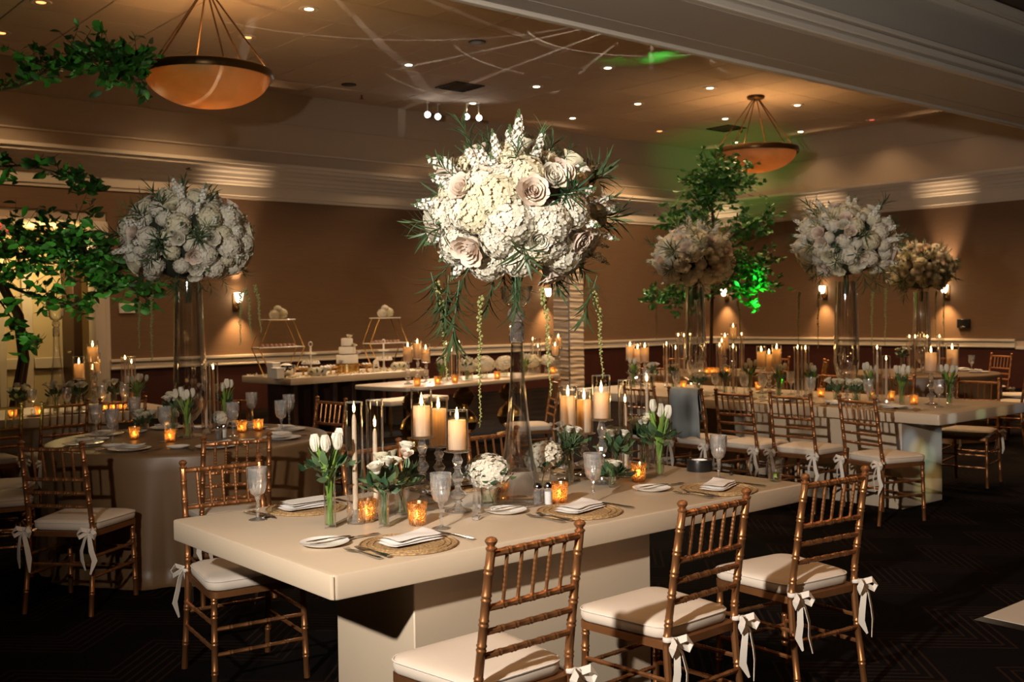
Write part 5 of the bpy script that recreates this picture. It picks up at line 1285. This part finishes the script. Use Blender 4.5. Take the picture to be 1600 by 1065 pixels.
    # boxes, bowls, jars, petals
    for k, (px, v, hh, w_) in enumerate(((428, .30, .20, 'tall'), (434, .12, .14, 'short'))):
        s = thing('favour_box', '%s white favour box at the left of the dessert table' % w_, 'box', at(px, v), rz+.1); ob('box', G().bbox(-.06, .06, -.06, .06, 0, hh-.02, .004, 1).me('box', 'paper'), s); ob('lid', G().bbox(-.063, .063, -.063, .063, hh-.02, hh, .004, 1).me('lid', 'linen'), s)
    q = at(447, .28); s = thing('silver_bowl', 'mirrored silver bowl filled with sweets on the dessert table', 'bowl', q)
    ob('bowl', G().lathe([(.05, 0), (.06, .008), (.11, .06), (.13, .12), (.12, .16), (.113, .16), (.12, .12), (.10, .065), (.05, .02), (.002, .018)], 28, cap=False).me('bowl', 'mirror_silver'), s)
    ob('sweets', G().ball((0, 0, .13), .09, 12, 7, .6).me('sweets', 'icing'), s)['kind'] = 'stuff'
    for px, v, m, w_ in ((517, .30, 'gold', 'left of the cake'), (573, .30, 'gold', 'right of the cake'), (508, .16, 'porcelain', 'at the front'), (474, .30, 'gold', 'beside the silver bowl')):
        s = thing('footed_dish', '%s footed dish of sweets %s on the dessert table' % ('gold' if m == 'gold' else 'white', w_), 'dish', at(px, v))
        ob('dish', G().lathe([(.05, 0), (.045, .008), (.014, .02), (.014, .07), (.08, .085), (.10, .11), (.096, .11), (.075, .09), (.004, .082)], 24, cap=False).me('dish', m), s)
        for k in range(6):
            b = k*1.05; ob('sweet', cached('swt', lambda: G().ball((0, 0, 0), .024, 8, 5, .8).me('sweet', 'icing')), s, (.05*math.cos(b), .05*math.sin(b), .112))
    q = at(620, .3); s = thing('arched_sign', 'small white arched sign with dark print on the dessert table', 'sign', at(588, .25), rz)
    arch = [(-.05, 0), (.05, 0), (.05, .12)]+[(.05*math.cos(b), .12+.05*math.sin(b)) for b in [math.pi*i/8 for i in range(9)]][1:]
    n = len(arch); ob('board', G().add([(x, 0, z) for x, z in arch]+[(x, .012, z) for x, z in arch], [tuple(range(n)), tuple(range(2*n-1, n-1, -1))]+[(i, i+n, (i+1) % n+n, (i+1) % n) for i in range(n)]).me('board', 'paper', False), s)
    ob('print', G().box(-.03, .03, -.002, -.0005, .05, .075).box(-.02, .02, -.002, -.0005, .09, .10).me('print', 'black_plastic', False), s)
    for k, (px, v, m) in enumerate(((497, .12, 1), (625, .25, 0))):
        f = thing('flower_cluster', 'white bloom cluster lying %s of the dessert table' % ('at the front' if k == 0 else 'at the right end'), 'flowers', at(px, v))
        for j in range(3): ob('hydrangea', HYD[(j+m) % 3], f, (-.08+.08*j, .02*j, .055), scale=.85)
        for j in range(4): ob('leaf', RLF[j % 3], f, (-.1+.06*j, -.03, .04), rot=qz((-.6+.4*j, -.5, .4)), scale=1.3)
    rnd = random.Random(8); g = G()
    for i in range(260):
        u = rnd.uniform(.03, L-.05); v = rnd.uniform(.02, .16) if rnd.random() < .75 else rnd.uniform(.02, .9)
        if rnd.random() < .3: u = rnd.uniform(.02, .2); v = rnd.uniform(.02, W-.05)
        g.leaf((u, v, T+.003), (rnd.uniform(-1, 1), rnd.uniform(-1, 1), .1), (0, 0, 1), .04, .034, -.3, 2, .4)
    o = ob('rose_petals', g.me('petals', 'petal_cream', True, 80), None, Vector((a.x, a.y, 0)), rz); o['kind'] = 'stuff'; tag(o, 'cream petals strewn along the edge of the dessert table', 'petals')
dessert()

def head_table():
    a = P(640, 606, T); b = P(882, 584, T); d = (b-a); d.z = 0; L = d.length; rz = math.atan2(d.y, d.x); ex = d.normalized(); ey = Vector((-ex.y, ex.x, 0))
    t = thing('head_table', 'marble-topped head table on gold ball pedestals right of the dessert table', 'table', Vector((a.x, a.y, 0)), rz)
    W = .95
    ob('tabletop', G().bbox(0, L, 0, W, T-.045, T, .008, 2, .15).me('top', 'ivory_table'), t)
    for k, u in enumerate((.55, L/2, L-.55)):
        p = ob('pedestal', G().lathe([(.17, 0), (.17, .03), (.06, .05), (.05, .10), (.13, .16), (.165, .25), (.13, .34), (.055, .40), (.05, .43), (.11, .48), (.135, .55), (.10, .62), (.06, .65), (.18, .70), (.18, T-.0455)], 24).me('pedestal', 'gold'), t, (u, W*.5, 0))
    on = ' on the gold-ball head table'
    def at(px, v, z=T):
        py = 590
        for _ in range(4):
            dd = ray(px, py); n = Vector((ey.x, ey.y)); k = ((a+ey*v).xy.dot(n))/(dd.xy.dot(n)); q = CAM+dd*k; q.z = z; py = pix(q)[1]
        return q
    for k, (px, v, zp, ch) in enumerate(((638, .45, 1.02, .17), (653, .55, 1.04, .18), (666, .45, 1.0, .15), (858, .55, 1.05, .16), (873, .62, 1.06, .15), (868, .40, .98, .13))):
        hurricane(at(px, v), zp, .21, ch, .052, .045, '%s from the left%s' % (ORD[(0, 1, 2, 3, 5, 4)[k]], on), .5)
    for k, (px, v, c_) in enumerate(((698, .45, .43), (706, .55, .34), (718, .5, .43), (833, .5, .43), (841, .4, .34))): taper(at(px, v), .46, c_, .036, '%s from the left%s' % (ORD[k], on), .2)
    for k, (px, v, s_) in enumerate(((733, .32, .11), (756, .45, .13), (788, .42, .12), (830, .38, .12), (856, .28, .10))):
        posy(at(px, v), .05, .09, 'hydrangea', '%s from the left%s' % (ORD[k], on), 100+k, 1, .16, s_, 'big round white hydrangea')
    for k, (px, v) in enumerate(((652, .12), (684, .12), (711, .14), (777, .12), (864, .14))): votive(at(px, v), 'glowing amber votive, %s from the left on the gold-ball head table' % ORD[k], 1.15, .25)
    for k, (px, v) in enumerate(((690, .3), (730, .3), (820, .3))): posy(at(px, v), .03, .12, 'tulip', 'in back row, %s from left%s' % (ORD[k], on), 110+k, 4, .12, .07)
    # white bench under it
    s = thing('bench', 'low white upholstered bench seen below the gold-ball head table', 'bench', Vector((a.x, a.y, 0))+ex*1.2+ey*1.5, rz)
    ob('seat', G().bbox(0, 1.1, 0, .4, .40, .47, .02, 2).me('seat', 'cushion'), s)
    for x in (.06, 1.04):
        for y in (.06, .34): ob('leg', cached('bleg', lambda: G().tube([(0, 0, 0), (0, 0, .40)], .016, 8).me('leg', 'gold')), s, (x, y, 0))
    # draped column
    q = Vector((12.35, 13.15, 0)); c = thing('draped_column', 'tall square column wrapped in gathered cream cloth, behind the centre vase', 'column', q)
    ob('core', G().box(-.14, .14, -.16, .16, 0, 2.58).me('core', 'paper', False), c)
    def face(p0, p1, nrm):
        p0, p1, nrm = Vector(p0), Vector(p1), Vector(nrm); n, m = 10, 230; V = []; F = []; rnd = random.Random(4)
        for j in range(m+1):
            z = 2.6*j/m
            for i in range(n+1):
                u = i/n; w_ = .006*math.sin(z*62+.7*math.sin(u*4+z*3))+.004*math.sin(z*101+u*1.5+math.sin(z*7)); V.append(p0.lerp(p1, u)+nrm*(.02+w_)+Vector((0, 0, z)))
        for j in range(m): F += [(j*(n+1)+i, j*(n+1)+i+1, (j+1)*(n+1)+i+1, (j+1)*(n+1)+i) for i in range(n)]
        return G().add(V, F).me('drape', 'drape_cloth', True, 80)
    for p0, p1, nr in (((-.16, -.18, 0), (.16, -.18, 0), (0, -1, 0)), ((.16, -.18, 0), (.16, .18, 0), (1, 0, 0)), ((.16, .18, 0), (-.16, .18, 0), (0, 1, 0)), ((-.16, .18, 0), (-.16, -.18, 0), (-1, 0, 0))): ob('drape', face(p0, p1, nr), c)
head_table()

# ------------------------------------------------------------------ streaks of reflected flash on the ceiling, imitated by added unseen pattern spots
def streaks():
    def gobo(loc, target, power, size, k1, k2, seed):
        o = spot('added_streak_spot', loc, target, power, size, .25, (1, .95, .86), .004); l = o.data; l.use_nodes = True; t = l.node_tree
        N = t.nodes.new; Lk = t.links.new; em = t.nodes['Emission']; tc = N('ShaderNodeTexCoord'); sx = N('ShaderNodeSeparateXYZ'); Lk(tc.outputs['Normal'], sx.inputs[0])
        def m(op, a, b=None):
            n = N('ShaderNodeMath'); n.operation = op
            for i, v in enumerate((a, b)):
                if v is None: continue
                if isinstance(v, (int, float)): n.inputs[i].default_value = v
                else: Lk(v, n.inputs[i])
            return n.outputs[0]
        u = m('DIVIDE', sx.outputs[0], sx.outputs[2]); v = m('DIVIDE', sx.outputs[1], sx.outputs[2])
        v2 = m('ADD', v, .55)
        ang = m('ARCTAN2', u, v2); rad = m('SQRT', m('ADD', m('MULTIPLY', u, u), m('MULTIPLY', v2, v2)))
        nz = N('ShaderNodeTexNoise'); nz.inputs['Scale'].default_value = 5; nz.inputs['Detail'].default_value = 1; Lk(tc.outputs['Normal'], nz.inputs['Vector'])
        s1 = m('GREATER_THAN', m('FRACT', m('ADD', m('MULTIPLY', ang, k1), m('MULTIPLY', nz.outputs['Fac'], .12))), .93)
        s2 = m('GREATER_THAN', m('FRACT', m('ADD', m('MULTIPLY', rad, k2), m('MULTIPLY', u, .8))), .975)
        cx = N('ShaderNodeTexNoise'); cx.inputs['Scale'].default_value = 9; Lk(tc.outputs['Normal'], cx.inputs['Vector'])
        tot = m('MULTIPLY', m('ADD', s1, m('MULTIPLY', s2, 1.4)), m('POWER', cx.outputs['Fac'], 2.0))
        Lk(tot, em.inputs['Strength'])
    gobo(Vector((9.75, 8.1, .5)), (11.8, 12.4, ZC), 1500, 46, 3.2, 5.0, 1)
    gobo(Vector((5.0, 9.6, .5)), (7.4, 12.0, ZC), 600, 52, 2.4, 3.0, 2)
streaks()
